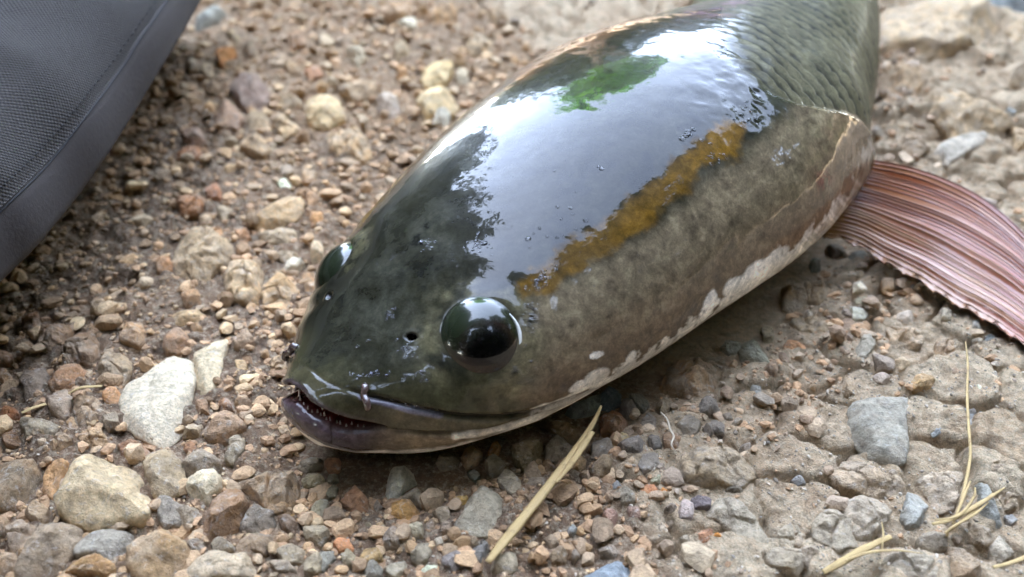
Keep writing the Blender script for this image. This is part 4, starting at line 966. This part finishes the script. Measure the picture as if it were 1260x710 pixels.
def stone_mesh(poly_px, hgt, seed, rough=0.0, facets=10):
    r = np.random.default_rng(seed); poly = np.asarray(poly_px, float)
    w = on_plane(poly[:, 0], poly[:, 1], 0.30 * hgt)[:, :2]
    # resample the outline, rounding its corners a little
    n = 64 if rough else 52; cl = np.concatenate([w, w[:1]]); L = np.concatenate([[0], np.cumsum(np.hypot(*np.diff(cl, axis=0).T))]); sdist = np.linspace(0, L[-1], n, endpoint=False)
    O = np.stack([np.interp(sdist, L, cl[:, 0]), np.interp(sdist, L, cl[:, 1])], -1)
    O = 0.25 * np.roll(O, 1, 0) + 0.5 * O + 0.25 * np.roll(O, -1, 0)
    ctr = O.mean(0); O = O - ctr
    if (O[:, 0] * np.roll(O[:, 1], -1) - O[:, 1] * np.roll(O[:, 0], -1)).sum() < 0: O = O[::-1].copy()
    size = np.sqrt((O ** 2).sum(1).mean())
    O = O * (1 + 0.05 * fbm(np.concatenate([O / size * 2.2, np.full((n, 1), seed * 0.37)], 1), 3, seed))[:, None]
    prof = np.array([(0.80, -0.55), (0.93, -0.30), (0.985, -0.05), (1.0, 0.18), (0.97, 0.42), (0.93, 0.56), (0.88, 0.67), (0.82, 0.75), (0.76, 0.81), (0.69, 0.86), (0.62, 0.90), (0.54, 0.93), (0.46, 0.955), (0.38, 0.975), (0.3, 0.985), (0.22, 0.99), (0.14, 0.995), (0.07, 1.0)] if rough else [(0.80, -0.55), (0.93, -0.30), (0.985, -0.05), (1.0, 0.18), (0.97, 0.42), (0.90, 0.62), (0.80, 0.77), (0.68, 0.87), (0.54, 0.94), (0.38, 0.985), (0.2, 1.0)])
    V = np.concatenate([np.concatenate([O * a, np.full((n, 1), b * hgt)], 1) for a, b in prof] + [np.array([[0, 0, hgt]])])
    for _ in range(facets):                                          # knock flat facets off the top and sides
        az = r.uniform(0, 2 * np.pi); el = r.uniform(0.30, 1.35); nn = np.array([math.cos(az) * math.cos(el), math.sin(az) * math.cos(el), math.sin(el)])
        sup = (V @ nn).max(); d = sup * r.uniform(0.66, 0.93); ex = np.maximum(V @ nn - d, 0); V = V - nn * (ex * 0.92)[:, None]
    nv = V / np.array([size, size, max(hgt, 0.2)])
    nr = nv / (np.linalg.norm(nv, axis=1, keepdims=True) + 1e-6)
    amp = 0.095 * min(size, hgt * 1.6)
    V = V + nr * (amp * (1.1 * fbm(V * (1.6 / size) + seed, 3, seed) + 0.7 * fbm(V * 5.0 + seed, 3, seed + 1) + 0.5 * (1 - 3 * np.abs(fbm(V * (2.6 / size) + seed, 2, seed + 2)))))[:, None]
    if rough:                                                        # crusty, pitted and cracked tops of mud-caked slabs and clods
        cr1, cr2, _ = worley(V[:, :2] * 1.7 + seed, 40 + seed); up = sstep(0.2, 0.6, V[:, 2] / hgt)
        V[:, 2] += rough * up * (0.035 * fbm(V * 4.5 + seed, 4, seed + 5) + 0.05 * np.minimum(0, fbm(V * 2.6 + seed, 3, seed + 6)) - 0.07 * sstep(0.10, 0.0, cr2 - cr1))
    m = len(prof); F = [grid_faces(m, n, True)[:, ::-1], np.stack([np.full(n, m * n), (m - 1) * n + np.arange(n), (m - 1) * n + (np.arange(n) + 1) % n], 1)]
    # closed underneath
    V = np.concatenate([V, [[0, 0, -0.6 * hgt]]]); F[1] = np.concatenate([F[1], np.stack([np.full(n, len(V) - 1), (np.arange(n) + 1) % n, np.arange(n)], 1)])
    return V, F, ctr, size

def colour_word(h):
    import colorsys
    r, g, b = [int(h[i:i + 2], 16) / 255 for i in (0, 2, 4)]; hh, l, s = colorsys.rgb_to_hls(r, g, b)
    if b > r - 0.01: return 'blue-grey' if s > 0.05 else 'grey'
    if s < 0.09: return 'grey' if l < 0.6 else 'pale grey'
    if l > 0.68: return 'cream'
    if s > 0.28 and hh < 0.11: return 'orange-brown'
    if s < 0.16: return 'grey-tan' if l > 0.52 else 'grey-brown'
    return 'tan' if l > 0.55 else 'brown'

def build_stones():
    ms = mat_stone(); rows = []
    for k, ln in enumerate([l for l in CAT.strip().split('\n') if l]):
        t, pts, hg, colr, ru, du, lab, ref = ln.split('|'); ox, oy, sc = TILES[t]
        P = np.array([[float(v) for v in p.split(',')] for p in pts.split()]) / sc + [ox, oy]
        rows.append([P, float(hg), colr, float(ru), float(du), lab, ref])
    refs = [(r[0].mean(0), r[6]) for r in rows if r[6]]
    used = {}
    for k, (P, hg, colr, ru, du, lab, ref) in enumerate(rows):
        V, F, ctr, size = stone_mesh(P, hg, 100 + k, 1.6 if du >= 0.35 else 0.0)
        gz = float(ground_z(np.array([ctr[0]]), np.array([ctr[1]]))[0]); gz = min(gz, 0.12)
        if fish_clear(ctr[0], ctr[1]) < 0.3: gz = -0.1
        clod = 'clod' in lab or 'mud' in lab or 'hump' in lab or 'soil' in lab.split(' in ')[0].split(' under ')[0].split(' at ')[0]
        o = link('soil_clod' if clod else ('pebble' if size < 0.33 else 'stone'), mesh_from('stone', V, F, True), ms, None, (ctr[0], ctr[1], gz))
        wm = WARM if ctr[0] < 1.5 else WARM * 0.8 + 0.2; c = np.minimum(srgb(colr) * wm * 1.12, 0.85); o.color = (*c, 1); o['rust'] = ru; o['dust'] = min(1.0, du * 1.2)
        grp = None
        if not lab:
            cen = P.mean(0); d = sorted((np.hypot(*(cen - p)), n, p) for p, n in refs)
            kind = 'pebble' if size < 0.33 else 'stone'; sz = 'tiny ' if size < 0.22 else ('small ' if size < 0.36 else ('' if size < 0.55 else 'larger '))
            dx, dy = cen - d[0][2]
            rel = ('right of' if dx > 0 else 'left of') if abs(dx) > abs(dy) else ('below' if dy > 0 else 'above')
            dd = d[0][0]
            near = '' if dd < 60 else 'some way '
            lab = f'{sz}{colour_word(colr)} {kind} {near}{rel} {d[0][1]}'
            if lab in used: lab = f'{sz}{colour_word(colr)} {kind} {near}{rel} {d[0][1]}, towards {d[1][1]}'
            if lab in used: lab = f'{sz}{colour_word(colr)} {kind} between {d[0][1]} and {d[2][1]}'
            if lab in used: lab = f'{sz}{colour_word(colr)} {kind} near {d[0][1]} and {d[1][1]}'
            if lab in used:
                grp = used[lab].get('group') or f'alike stones by {d[0][1][4:]}'; used[lab]['group'] = grp
        tag(o, lab, 'clod' if clod else ('pebble' if size < 0.33 else 'stone'), grp or ('soil clods among the gravel' if clod else 'loose stones on the ground')); used[lab] = o
        STONES_ON.append((ctr[0], ctr[1], size))

PAL = [srgb(h) for h in ('a08a74', 'ae9a84', '93826f', 'b8a994', '8c8278', 'a09b90', 'c0ae94', 'a0866c', 'd0c3aa', '9a9288', 'b49c7e', '9e9284')]
WTL = np.array([4, 4, 3, 2, 2, 2, 2, 1.6, .7, 2, 3, 3]); WTR = np.array([2, 3, 1, 4, 1, 3, 4, .8, 2, 2, 3, 2])

def shapes(sub, n, seed):
    r = np.random.default_rng(seed); V0, F0 = ico(sub); out = []
    for i in range(n):
        V = V0 * (1 + 0.30 * fbm(V0 * 1.3 + i * 7.7, 3, seed + i)[:, None]) * r.uniform(0.65, 1.4, 3) * np.array([1, 1, 0.72])
        for _ in range(9):
            nn = r.normal(size=3); nn /= np.linalg.norm(nn); d = (V @ nn).max() * r.uniform(0.5, 0.88); V = V - nn * (np.maximum(V @ nn - d, 0) * 0.95)[:, None]
        out.append(V)
    return np.array(out), F0

def scatter(N, rmin, rmax, seed, power=2.2, everywhere=False):
    """random resting places for grains: dense on the loose left and under the jaw, thin on the packed soil"""
    r = np.random.default_rng(seed); xs, ys, rs = [], [], []
    while sum(map(len, xs)) < N:
        m = N
        x = r.uniform(-17, 17, m); y = -11 + 31 * r.uniform(0, 1, m) ** 1.55
        pk = packed_at(x, y); cl = vnoise(np.stack([x * 0.6, y * 0.6], -1), 91)
        loose = (1 - pk) * (0.55 + 0.45 * sstep(-0.4, 0.4, cl)) + pk * 0.20 * sstep(-0.2, 0.6, cl)
        fc = fish_clear(x, y); loose = np.where(fc < 2.2, np.maximum(loose, 0.75 * sstep(2.2, 1.0, fc)), loose) * (fc > -0.5)
        if everywhere: loose = (0.35 + 0.65 * pk) * (y < 6) * (fc > 0) * sstep(-0.5, 0.3, cl)
        keep = r.uniform(0, 1, m) < loose
        rad = rmin * (rmax / rmin) ** (r.uniform(0, 1, m) ** power)
        for st in (STONES_ON if not everywhere else []): keep &= ~(np.hypot(x - st[0], y - st[1]) < st[2] * 0.85)
        xs.append(x[keep]); ys.append(y[keep]); rs.append(rad[keep])
    return np.concatenate(xs)[:N], np.concatenate(ys)[:N], np.concatenate(rs)[:N]

def grain_colours(x, y, r):
    pk = packed_at(x, y); P = np.array(PAL); wl, wr = WTL / WTL.sum(), WTR / WTR.sum()
    i = np.where(r.uniform(0, 1, len(x)) < pk, r.choice(len(P), len(x), p=wr), r.choice(len(P), len(x), p=wl))
    soil = srgb('9f8a74'); return (P[i] * 0.62 + soil * 0.38) * r.uniform(0.72, 1.22, (len(x), 1)) * (WARM * (1 - 0.5 * pk[:, None]) + 0.5 * pk[:, None])

def build_gravel():
    Vs, Fs, Cs, off = [], [], [], 0; r = np.random.default_rng(33)
    for (N, a, b, sub, sd, pw) in ((4800, 0.085, 0.27, 1, 5, 2.0), (15000, 0.03, 0.085, 0, 6, 1.3), (13000, 0.04, 0.19, 0, 8, 1.9), (13000, 0.014, 0.05, 0, 9, 1.3)):
        x, y, rad = scatter(N, a, b, sd, pw, sd == 9); SH, F0 = shapes(sub, 14, 300 + sub)
        k = r.integers(0, len(SH), N); V = SH[k] * rad[:, None, None] * (np.array([1, 1, 1.0]) if sd != 8 else np.array([1.1, 1, 0.8]))
        an = r.uniform(0, 2 * np.pi, N); c, s = np.cos(an), np.sin(an)
        V = np.stack([V[..., 0] * c[:, None] - V[..., 1] * s[:, None], V[..., 0] * s[:, None] + V[..., 1] * c[:, None], V[..., 2]], -1)
        z = ground_z(x, y) + rad * (r.uniform(-0.35, 0.75, N) if sd != 8 else r.uniform(-0.5, 0.45, N))
        V = V + np.stack([x, y, z], -1)[:, None]; nv = SH.shape[1]
        Vs.append(V.reshape(-1, 3)); Fs.append((F0[None] + (np.arange(N) * nv)[:, None, None] + off).reshape(-1, 3)); off += N * nv
        gc = grain_colours(x, y, r)
        if sd == 8: gc = srgb('9a8470') * r.uniform(0.8, 1.25, (N, 1)) * (1 + 0.15 * packed_at(x, y)[:, None])      # crumbs of the soil itself
        if sd == 9: gc = srgb('b5a690') * r.uniform(0.55, 1.4, (N, 1))        # fine grit on the packed soil
        Cs.append(np.repeat(gc if sd != 8 else gc * WARM, nv, 0))
    g = link('gravel', mesh_from('gravel', np.concatenate(Vs), np.concatenate(Fs), False, np.concatenate(Cs)), mat_gravel()); g['kind'] = 'stuff'
    return g

# ------------------------------------------------------------------ grey cloth, straws, root
def build_cloth():
    s = NT('grey_weave'); uv = s.n('ShaderNodeUVMap').outputs['UV']; pos = s.n('ShaderNodeNewGeometry').outputs['Position']
    sp = s.n('ShaderNodeSeparateXYZ'); s.set(sp.inputs[0], uv)
    K = 2 * math.pi / 0.10
    wx = s.math('SINE', s.math('MULTIPLY', sp.outputs[0], K)); wy = s.math('SINE', s.math('MULTIPLY', sp.outputs[1], K))
    w = s.math('MULTIPLY', wx, wy); slub = s.noise(uv, 9, 5, 0.7); slub2 = s.noise(uv, 40, 3, 0.8)
    fac = s.math('ADD', s.math('MULTIPLY', w, 0.5), 0.5)
    c = s.mix(fac, srgb('181411'), srgb('3d362f'))
    c = s.mix(1.0, c, s.ramp(slub, [(0.3, 0.8), (0.7, 1.18)]), 'MULTIPLY'); c = s.mix(1.0, c, s.ramp(slub2, [(0.25, 0.75), (0.75, 1.25)]), 'MULTIPLY')
    nb = s.bump(w, 0.6, 0.00025); nb = s.bump(slub2, 0.3, 0.0003, nb)
    s.bsdf(Base_Color=c, Roughness=0.95, Normal=nb)
    h = NT('hem_underside_shade'); hp = h.n('ShaderNodeNewGeometry').outputs['Position']  # shade of the turned-under side put into a darker cloth colour
    hn = h.noise(hp, 900, 4, 0.7); h.bsdf(Base_Color=h.mix(hn, srgb('28221f'), srgb('3a322c')), Roughness=0.9, Normal=h.bump(hn, 0.3, 0.0004))
    t = NT('seam_thread'); t.bsdf(Base_Color=srgb('151415'), Roughness=0.9)
    # the lower hem runs along this line on the ground (photo pixels, height cm)
    edge = catmull([(300, -70, 3.3), (252, -8, 3.2), (205, 75, 3.1), (158, 150, 3.0), (112, 218, 2.9), (60, 282, 2.8), (12, 332, 2.7), (-45, 385, 2.6), (-110, 440, 2.5)], 90)
    E = on_plane(edge[:, 0], edge[:, 1], edge[:, 2] + 0.10 * np.sin(np.linspace(0, 9, 90)) + 0.05 * np.sin(np.linspace(0, 31, 90)))
    tan = np.gradient(E, axis=0); tan[:, 2] = 0; tan /= np.linalg.norm(tan, axis=1, keepdims=True)
    out = np.cross(tan, [0, 0, 1.0]); mid = E.mean(0); out *= np.sign((out @ (np.array([0, 0, 0]) - mid))[:, None])   # points at the fish
    al = np.concatenate([[0], np.cumsum(np.linalg.norm(np.diff(E, axis=0), axis=1))])
    # profile: distance back from the hem (cm), height above the hem edge
    def sheet(prof, thick, name, mat, parent, org, bulge=0.0):
        prof = np.asarray(prof, float); pl = np.concatenate([[0], np.cumsum(np.hypot(*np.diff(prof, axis=0).T))])
        G = E[:, None] - out[:, None] * prof[None, :, 0:1] + np.array([0, 0, 1.0]) * prof[None, :, 1:2]
        UV = np.stack(np.broadcast_arrays(al[:, None], pl[None]), -1)
        wv = 0.26 * fbm(UV * np.array([0.28, 0.35]), 3, 88) + 0.09 * fbm(UV * 1.0, 2, 89)
        G = G + np.array([0, 0, 1.0]) * (wv * sstep(0.5, 2.5, UV[..., 1]))[..., None] * (1 if bulge else 0.25)
        N = np.cross(np.gradient(G, axis=0), np.gradient(G, axis=1)); N /= np.linalg.norm(N, axis=-1, keepdims=True) + 1e-9; N *= np.sign((N * (CAMP - G)).sum(-1).mean())
        a, b = G.shape[:2]; V = np.concatenate([G.reshape(-1, 3), (G - N * thick).reshape(-1, 3)]); gf = grid_faces(a, b)
        bd = np.concatenate([np.arange(b - 1), np.arange(a - 1) * b + b - 1, (a - 1) * b + np.arange(b - 1, 0, -1), np.arange(a - 1, 0, -1) * b]); b2 = np.roll(bd, -1)
        F = np.concatenate([gf, gf[:, ::-1] + a * b, np.stack([bd, b2, b2 + a * b, bd + a * b], 1)[:, ::-1]])
        o = link(name, mesh_from(name, V - org, F, True, None, np.concatenate([UV.reshape(-1, 2)] * 2)), mat, parent, org if parent is None else (0, 0, 0))
        return o, G, N
    def arc(x0, z0, pts): return catmull([(x0, z0)] + pts, 60)
    org = E[45].copy(); org[2] = 0
    body, G, N = sheet(arc(0.10, 1.0, [(0.30, 1.42), (0.75, 1.95), (1.5, 2.4), (2.6, 2.7), (4.2, 2.85), (6.5, 2.7), (9, 2.4), (12, 1.6), (14, 0.4), (15, -1.2), (15.4, -3)]), 0.12, 'grey_cloth', s.m, None, org, 1.0)
    tag(body, 'thick dark grey woven cloth with a stitched hem in the top left corner', 'cloth')
    hem, G2, N2 = sheet(catmull([(6.5, -3.2), (5.0, -3.0), (3.2, -2.2), (1.6, -0.9), (0.6, -0.30), (0.0, -0.02), (-0.06, 0.35), (0.0, 0.75), (0.09, 0.99), (0.20, 1.08)], 46), 0.10, 'hem', h.m, body, org)
    j = np.argmin(np.abs(np.linspace(0, 1, 60) - 0.028)); pth = G[:, 1] + N[:, 1] * 0.012
    tv, tf = tube(G2[:, 40] + N2[:, 40] * 0.006, 0.014, 7); link('seam', mesh_from('seam', tv - org, tf, True), t.m, body)
    # short stitches along the seam
    st = []
    for i in range(2, 87, 1):
        p = G[i, 3] + N[i, 3] * 0.01; q = p * 0.45 + (G[i + 1, 3] + N[i + 1, 3] * 0.01) * 0.55; st.append(tube(np.stack([p, (p + q) / 2 + N[i, 3] * 0.012, q]), [0.008, 0.010, 0.008], 5))
    tv, tf = merge(st); so_ = link('stitching', mesh_from('stitching', tv - org, tf, True), t.m, body); so_['kind'] = 'stuff'

def mat_straw():
    s = NT('dry_straw'); tc = s.n('ShaderNodeTexCoord').outputs['UV']
    mp = s.n('ShaderNodeMapping'); s.set(mp.inputs['Vector'], tc); mp.inputs['Scale'].default_value = (6, 60, 1)
    n = s.noise(mp.outputs[0], 1.0, 5, 0.7); pos = s.n('ShaderNodeNewGeometry').outputs['Position']; n2 = s.noise(pos, 500, 4, 0.6)
    c = s.mix(s.ramp(n, [(0.3, 0), (0.7, 1)]), srgb('967640'), srgb('d2b67e')); c = s.mix(s.ramp(n2, [(0.55, 0), (0.7, 0.6)]), c, srgb('7d6238'))
    s.bsdf(Base_Color=c, Roughness=0.6, Normal=s.bump(n, 0.5, 0.0003)); return s.m

def blade(pts, widths, mat_, name, parent=None, org=None, lift=0.1, fold=0.35, thick=0.03, n=40):
    """a folded strip along photo pixels (x, y, height); widths in cm"""
    p = catmull(pts, n); w = np.interp(np.linspace(0, 1, n), np.linspace(0, 1, len(widths)), widths)
    P = on_plane(p[:, 0], p[:, 1], p[:, 2]); T = np.gradient(P, axis=0); T /= np.linalg.norm(T, axis=1, keepdims=True)
    B = np.cross(T, [0, 0, 1.0]); B /= np.linalg.norm(B, axis=1, keepdims=True); U = np.cross(B, T)
    cross = np.array([(-1, 0), (-0.6, .25), (-0.15, .42), (0.15, 0.36), (0.6, .2), (1, 0), (0.6, -.25), (-0.6, -.25)])
    wig = 1 + 0.12 * fbm(np.stack([np.linspace(0, 9, n), np.zeros(n)], 1), 2, int(pts[0][0]))
    V = P[:, None] + (w * wig)[:, None, None] * 0.5 * (cross[None, :, 0:1] * B[:, None] + cross[None, :, 1:2] * U[:, None] * (1 if fold else .6))
    k = len(cross); V2 = np.concatenate([V.reshape(-1, 3), P[:1], P[-1:]]); F = [grid_faces(n, k, True)]
    j = np.arange(k); q = (j + 1) % k; F.append(np.concatenate([np.stack([np.full(k, n * k), j, q], 1), np.stack([np.full(k, n * k + 1), (n - 1) * k + q, (n - 1) * k + j], 1)]))
    L = np.concatenate([[0], np.cumsum(np.linalg.norm(np.diff(P, axis=0), axis=1))]); UV = np.stack(np.broadcast_arrays(L[:, None] * 0.3, np.linspace(0, 1, k)[None]), -1).reshape(-1, 2)
    UV = np.concatenate([UV, UV[:1], UV[-1:]])
    if org is None: org = P[n // 2].copy(); org[2] = 0
    return link(name, mesh_from(name, V2 - org, F, True, None, UV), mat_, parent, org if parent is None else (0, 0, 0)), org

def build_straws():
    m = mat_straw(); PX = 1 / 72.0
    st, org = blade([(740, 499, 1.0), (729, 522, .80), (712, 548, .62), (690, 578, .55), (664, 612, .5), (640, 642, .46), (618, 669, .42), (600, 692, .36)], [3*PX, 7*PX, 9*PX, 11*PX, 12*PX, 13*PX, 12*PX, 8*PX], m, 'straw')
    tag(st, 'long flat yellow straw lying across the gravel below the fish jaw', 'straw')
    blade([(729, 531, .76), (716, 551, .66), (700, 574, .62), (684, 594, .56)], [8*PX, 9*PX, 8*PX, 3*PX], m, 'straw_flap', st, org)
    s2, _ = blade([(1188, 420, .5), (1191, 450, .45), (1190, 485, .5), (1192, 525, .48), (1194, 560, .42), (1188, 595, .4), (1178, 632, .34)], [1.5*PX, 3*PX, 3.4*PX, 3.6*PX, 4*PX, 4*PX, 2*PX], m, 'grass_stalk')
    tag(s2, 'thin upright dry grass stalk on the packed soil at right', 'grass stalk')
    root = bpy.data.objects.new('grass_tuft', None); COL.objects.link(root); o = on_plane(1185, 632, 0.0); root.location = o * CM
    tag(root, 'small tuft of pale dry grass blades at the foot of the upright stalk', 'grass tuft')
    for pts, w in (([(1147, 645, .35), (1172, 638, .42), (1205, 620, .48), (1236, 600, .42)], [4, 6, 6, 2]), ([(1163, 656, .3), (1185, 640, .4), (1205, 622, .46), (1222, 607, .42)], [3, 4, 4, 2]),
                   ([(1172, 645, .34), (1183, 618, .42), (1194, 592, .4)], [3, 4, 2]), ([(1165, 660, .3), (1170, 650, .4), (1200, 632, .5), (1216, 618, .42)], [2, 3, 3, 1.5]), ([(1150, 640, .38), (1180, 634, .46), (1198, 612, .5), (1200, 600, .5)], [2, 3, 3, 2])):
        blade(pts, [v * PX for v in w], m, 'grass_blade', root, o)
    s3, _ = blade([(1013, 704, .3), (1035, 692, .42), (1062, 676, .46), (1096, 660, .4)], [7*PX, 10*PX, 10*PX, 6*PX], m, 'straw'); tag(s3, 'short broad pale straw lying near the bottom edge at right', 'straw')
    s4, _ = blade([(1040, 690, .5), (1068, 680, .56), (1100, 677, .44), (1136, 681, .36)], [3*PX, 4*PX, 3*PX, 1.2*PX], m, 'grass_stalk'); tag(s4, 'thin curved grass stem lying over the short broad straw', 'grass stalk')
    s5, _ = blade([(1085, 676, .5), (1087, 658, .55), (1085, 642, .5)], [1.5*PX, 2*PX, 1.2*PX], m, 'grass_stalk'); tag(s5, 'very short stem standing up from the short broad straw', 'grass stalk')
    s6, _ = blade([(1222, 698, .4), (1245, 692, .4), (1275, 680, .36)], [4*PX, 5*PX, 5*PX], m, 'straw'); tag(s6, 'pale straw end poking in at the bottom right corner', 'straw')
    s7, _ = blade([(27, 508, .5), (40, 502, .5), (56, 497, .42)], [5*PX, 6*PX, 7*PX], m, 'twig'); tag(s7, 'pale broken twig stub at the left, above the grey-green flat stone', 'twig')
    s8, _ = blade([(84, 484, .45), (100, 477, .5), (126, 475, .46)], [4*PX, 6*PX, 5*PX], m, 'twig'); tag(s8, 'short tan twig beneath the pinkish oblong stone', 'twig')
    rm = NT('pale_root'); rm.bsdf(Base_Color=srgb('b5a48c'), Roughness=0.8)
    s9, _ = blade([(813, 507, .5), (821, 516, .5), (824, 527, .45), (829, 537, .4), (826, 547, .4), (832, 556, .34)], [2*PX, 3*PX, 3*PX, 3*PX, 2*PX, 1*PX], rm.m, 'root'); tag(s9, 'thin pale root dangling between dark pebbles under the belly edge', 'root')

# ------------------------------------------------------------------ unseen trees round the spot, crowns placed to shape what the wet skin mirrors
def build_trees():
    lf = NT('leaf'); oi = lf.n('ShaderNodeVertexColor', layer_name='Col').outputs['Color']
    d = lf.n('ShaderNodeBsdfDiffuse'); lf.set(d.inputs['Color'], oi); tr = lf.n('ShaderNodeBsdfTranslucent'); lf.set(tr.inputs['Color'], lf.mix(1.0, oi, (1.3, 1.5, 0.6), 'MULTIPLY'))
    mx = lf.n('ShaderNodeMixShader'); mx.inputs[0].default_value = 0.4; lf.t.links.new(d.outputs[0], mx.inputs[1]); lf.t.links.new(tr.outputs[0], mx.inputs[2]); lf.t.links.new(mx.outputs[0], lf.out.inputs['Surface'])
    bk = NT('bark'); bp_ = bk.n('ShaderNodeNewGeometry').outputs['Position']; bn = bk.noise(bp_, 14, 6, 0.7)
    bk.bsdf(Base_Color=bk.mix(bn, srgb('3a3026'), srgb('6d5f50')), Roughness=0.95, Normal=bk.bump(bn, 0.6, 0.02))
    def tree(base, crowns, n, leafsize, hue, label, seed):
        """base (x, y) metres; crowns: list of (centre xyz, radii xyz) metres"""
        r = np.random.default_rng(seed)
        root = bpy.data.objects.new('tree', None); COL.objects.link(root); root.location = (base[0], base[1], 0); tag(root, label, 'tree', 'trees round the gravel patch')
        b3 = np.array([base[0], base[1], 0.0]); parts = []; top = np.mean([c[0] for c in crowns], 0)
        trunk = catmull([b3 + [0, 0, -.1], b3 + [.05, .03, top[2] * .35], b3 * .55 + top * .45 + [0, 0, -.1], top], 24); parts.append(tube(trunk, np.linspace(.16, .05, 24), 10))
        for c, rad in crowns:
            for q in range(4):
                e = np.array(c) + np.array(rad) * r.normal(0, .38, 3); s_ = trunk[r.integers(8, 18)]
                parts.append(tube(catmull([s_, s_ * .5 + e * .5 + r.normal(0, .1, 3), e], 12), np.linspace(.05, .012, 12), 6))
        tv, tf = merge(parts); link('trunk', mesh_from('trunk', (tv - b3) / CM, tf, True), bk.m, root)
        P, C = [], []
        tot = sum(np.prod(c[1]) ** (2 / 3) for c in crowns)
        for c, rad in crowns:
            m = int(n * np.prod(rad) ** (2 / 3) / tot); cl = r.normal(size=(max(12, m // 30), 3)); cl /= np.linalg.norm(cl, axis=1, keepdims=True); cl *= r.uniform(.35, 1.0, (len(cl), 1)) ** .6
            k = r.integers(0, len(cl), m); p = cl[k] + r.normal(0, .085, (m, 3)); P.append(np.array(c) + p * np.array(rad)); C.append(r.uniform(.6, 1.4, len(cl))[k])
        P = np.concatenate(P) - b3; C = np.concatenate(C); m = len(P)
        a = r.normal(size=(m, 3)); a /= np.linalg.norm(a, axis=1, keepdims=True); b = np.cross(a, r.normal(size=(m, 3))); b /= np.linalg.norm(b, axis=1, keepdims=True)
        s_ = leafsize * r.uniform(.6, 1.3, (m, 1)); V = np.stack([P - a * s_, P + b * s_ * .42, P + a * s_, P - b * s_ * .42], 1).reshape(-1, 3)
        F = np.arange(m * 4).reshape(-1, 4); col = srgb(hue)[None] * (C * r.uniform(.8, 1.2, m))[:, None]
        link('crown', mesh_from('crown', V / CM, F, False, np.repeat(col, 4, 0)), lf.m, root)
    def at(az, el, dist):
        az, el = math.radians(az), math.radians(el); return (math.sin(az) * math.cos(el) * dist, math.cos(az) * math.cos(el) * dist, math.sin(el) * dist)
    G = globals().get('TREE_SET')
    for t in TREE_SET(at): tree(*t)

def TREE_SET(at):
    return [
        ((-3.4, 1.2), [(at(-54, 30, 3.7), (1.0, 1.0, 2.3)), (at(-88, 34, 3.5), (1.2, 1.3, 2.3)), (at(-122, 36, 3.5), (1.2, 1.2, 2.3)), ((-2.0, 0.25, 3.1), (0.98, 1.4, .5)), (at(-35, 15, 4.6), (.85, .8, 1.7))], 56000, .115, '20260f', 'broad dark leafy tree to the left of the gravel patch', 1),
        ((-.4, -3.0), [(at(172, 40, 3.4), (1.8, 1.1, 1.7)), ((-.2, -1.0, 3.1), (1.7, .66, .5)), (at(188, 15, 3.2), (2.2, 1.0, 1.2)), (at(150, 14, 3.3), (1.3, 1.2, 1.4)), (at(170, 2, 3.6), (2.2, 1.2, 1.0))], 44000, .125, '2c3520', 'tall spreading tree standing behind the camera', 2),  # added foliage, stands in for the photographer's dark reflection
        ((3.2, -.6), [(at(118, 34, 3.5), (1.2, 1.2, 2.1)), (at(84, 26, 3.6), (1.0, 1.0, 1.9)), (at(54, 21, 4.6), (1.1, 1.1, 1.9)), (at(28, 9, 6.4), (1.5, 1.4, 1.9)), ((2.1, -.35, 3.1), (1.15, 1.2, .5)), (at(104, 6, 3.8), (1.4, 1.7, 1.0)), (at(70, 4, 5.0), (1.7, 1.6, 1.0)), (at(134, 7, 3.8), (1.5, 1.5, 1.0))], 66000, .13, '2f3a23', 'smaller tree to the right of the gravel patch', 3),  # added crowns and low skirts that block sky glare on the skin
        ((-1.6, 9.0), [(at(-6.5, 10, 9.0), (1.8, 1.2, 3.0)), (at(13, 4, 9.0), (1.9, 1.2, 2.1))], 24000, .135, '353a28', 'dark bushy tree far beyond the fish', 4),
        ((-.4, 7.4), [(at(-3, 35, 7.6), (1.15, .9, 1.3))], 12000, .09, '6a9a44', 'slim bright green tree far beyond the fish', 5),
    ]

# ------------------------------------------------------------------ put it together
build_fish()
build_stones()
build_ground()
build_gravel()
build_cloth()
build_straws()
build_trees()
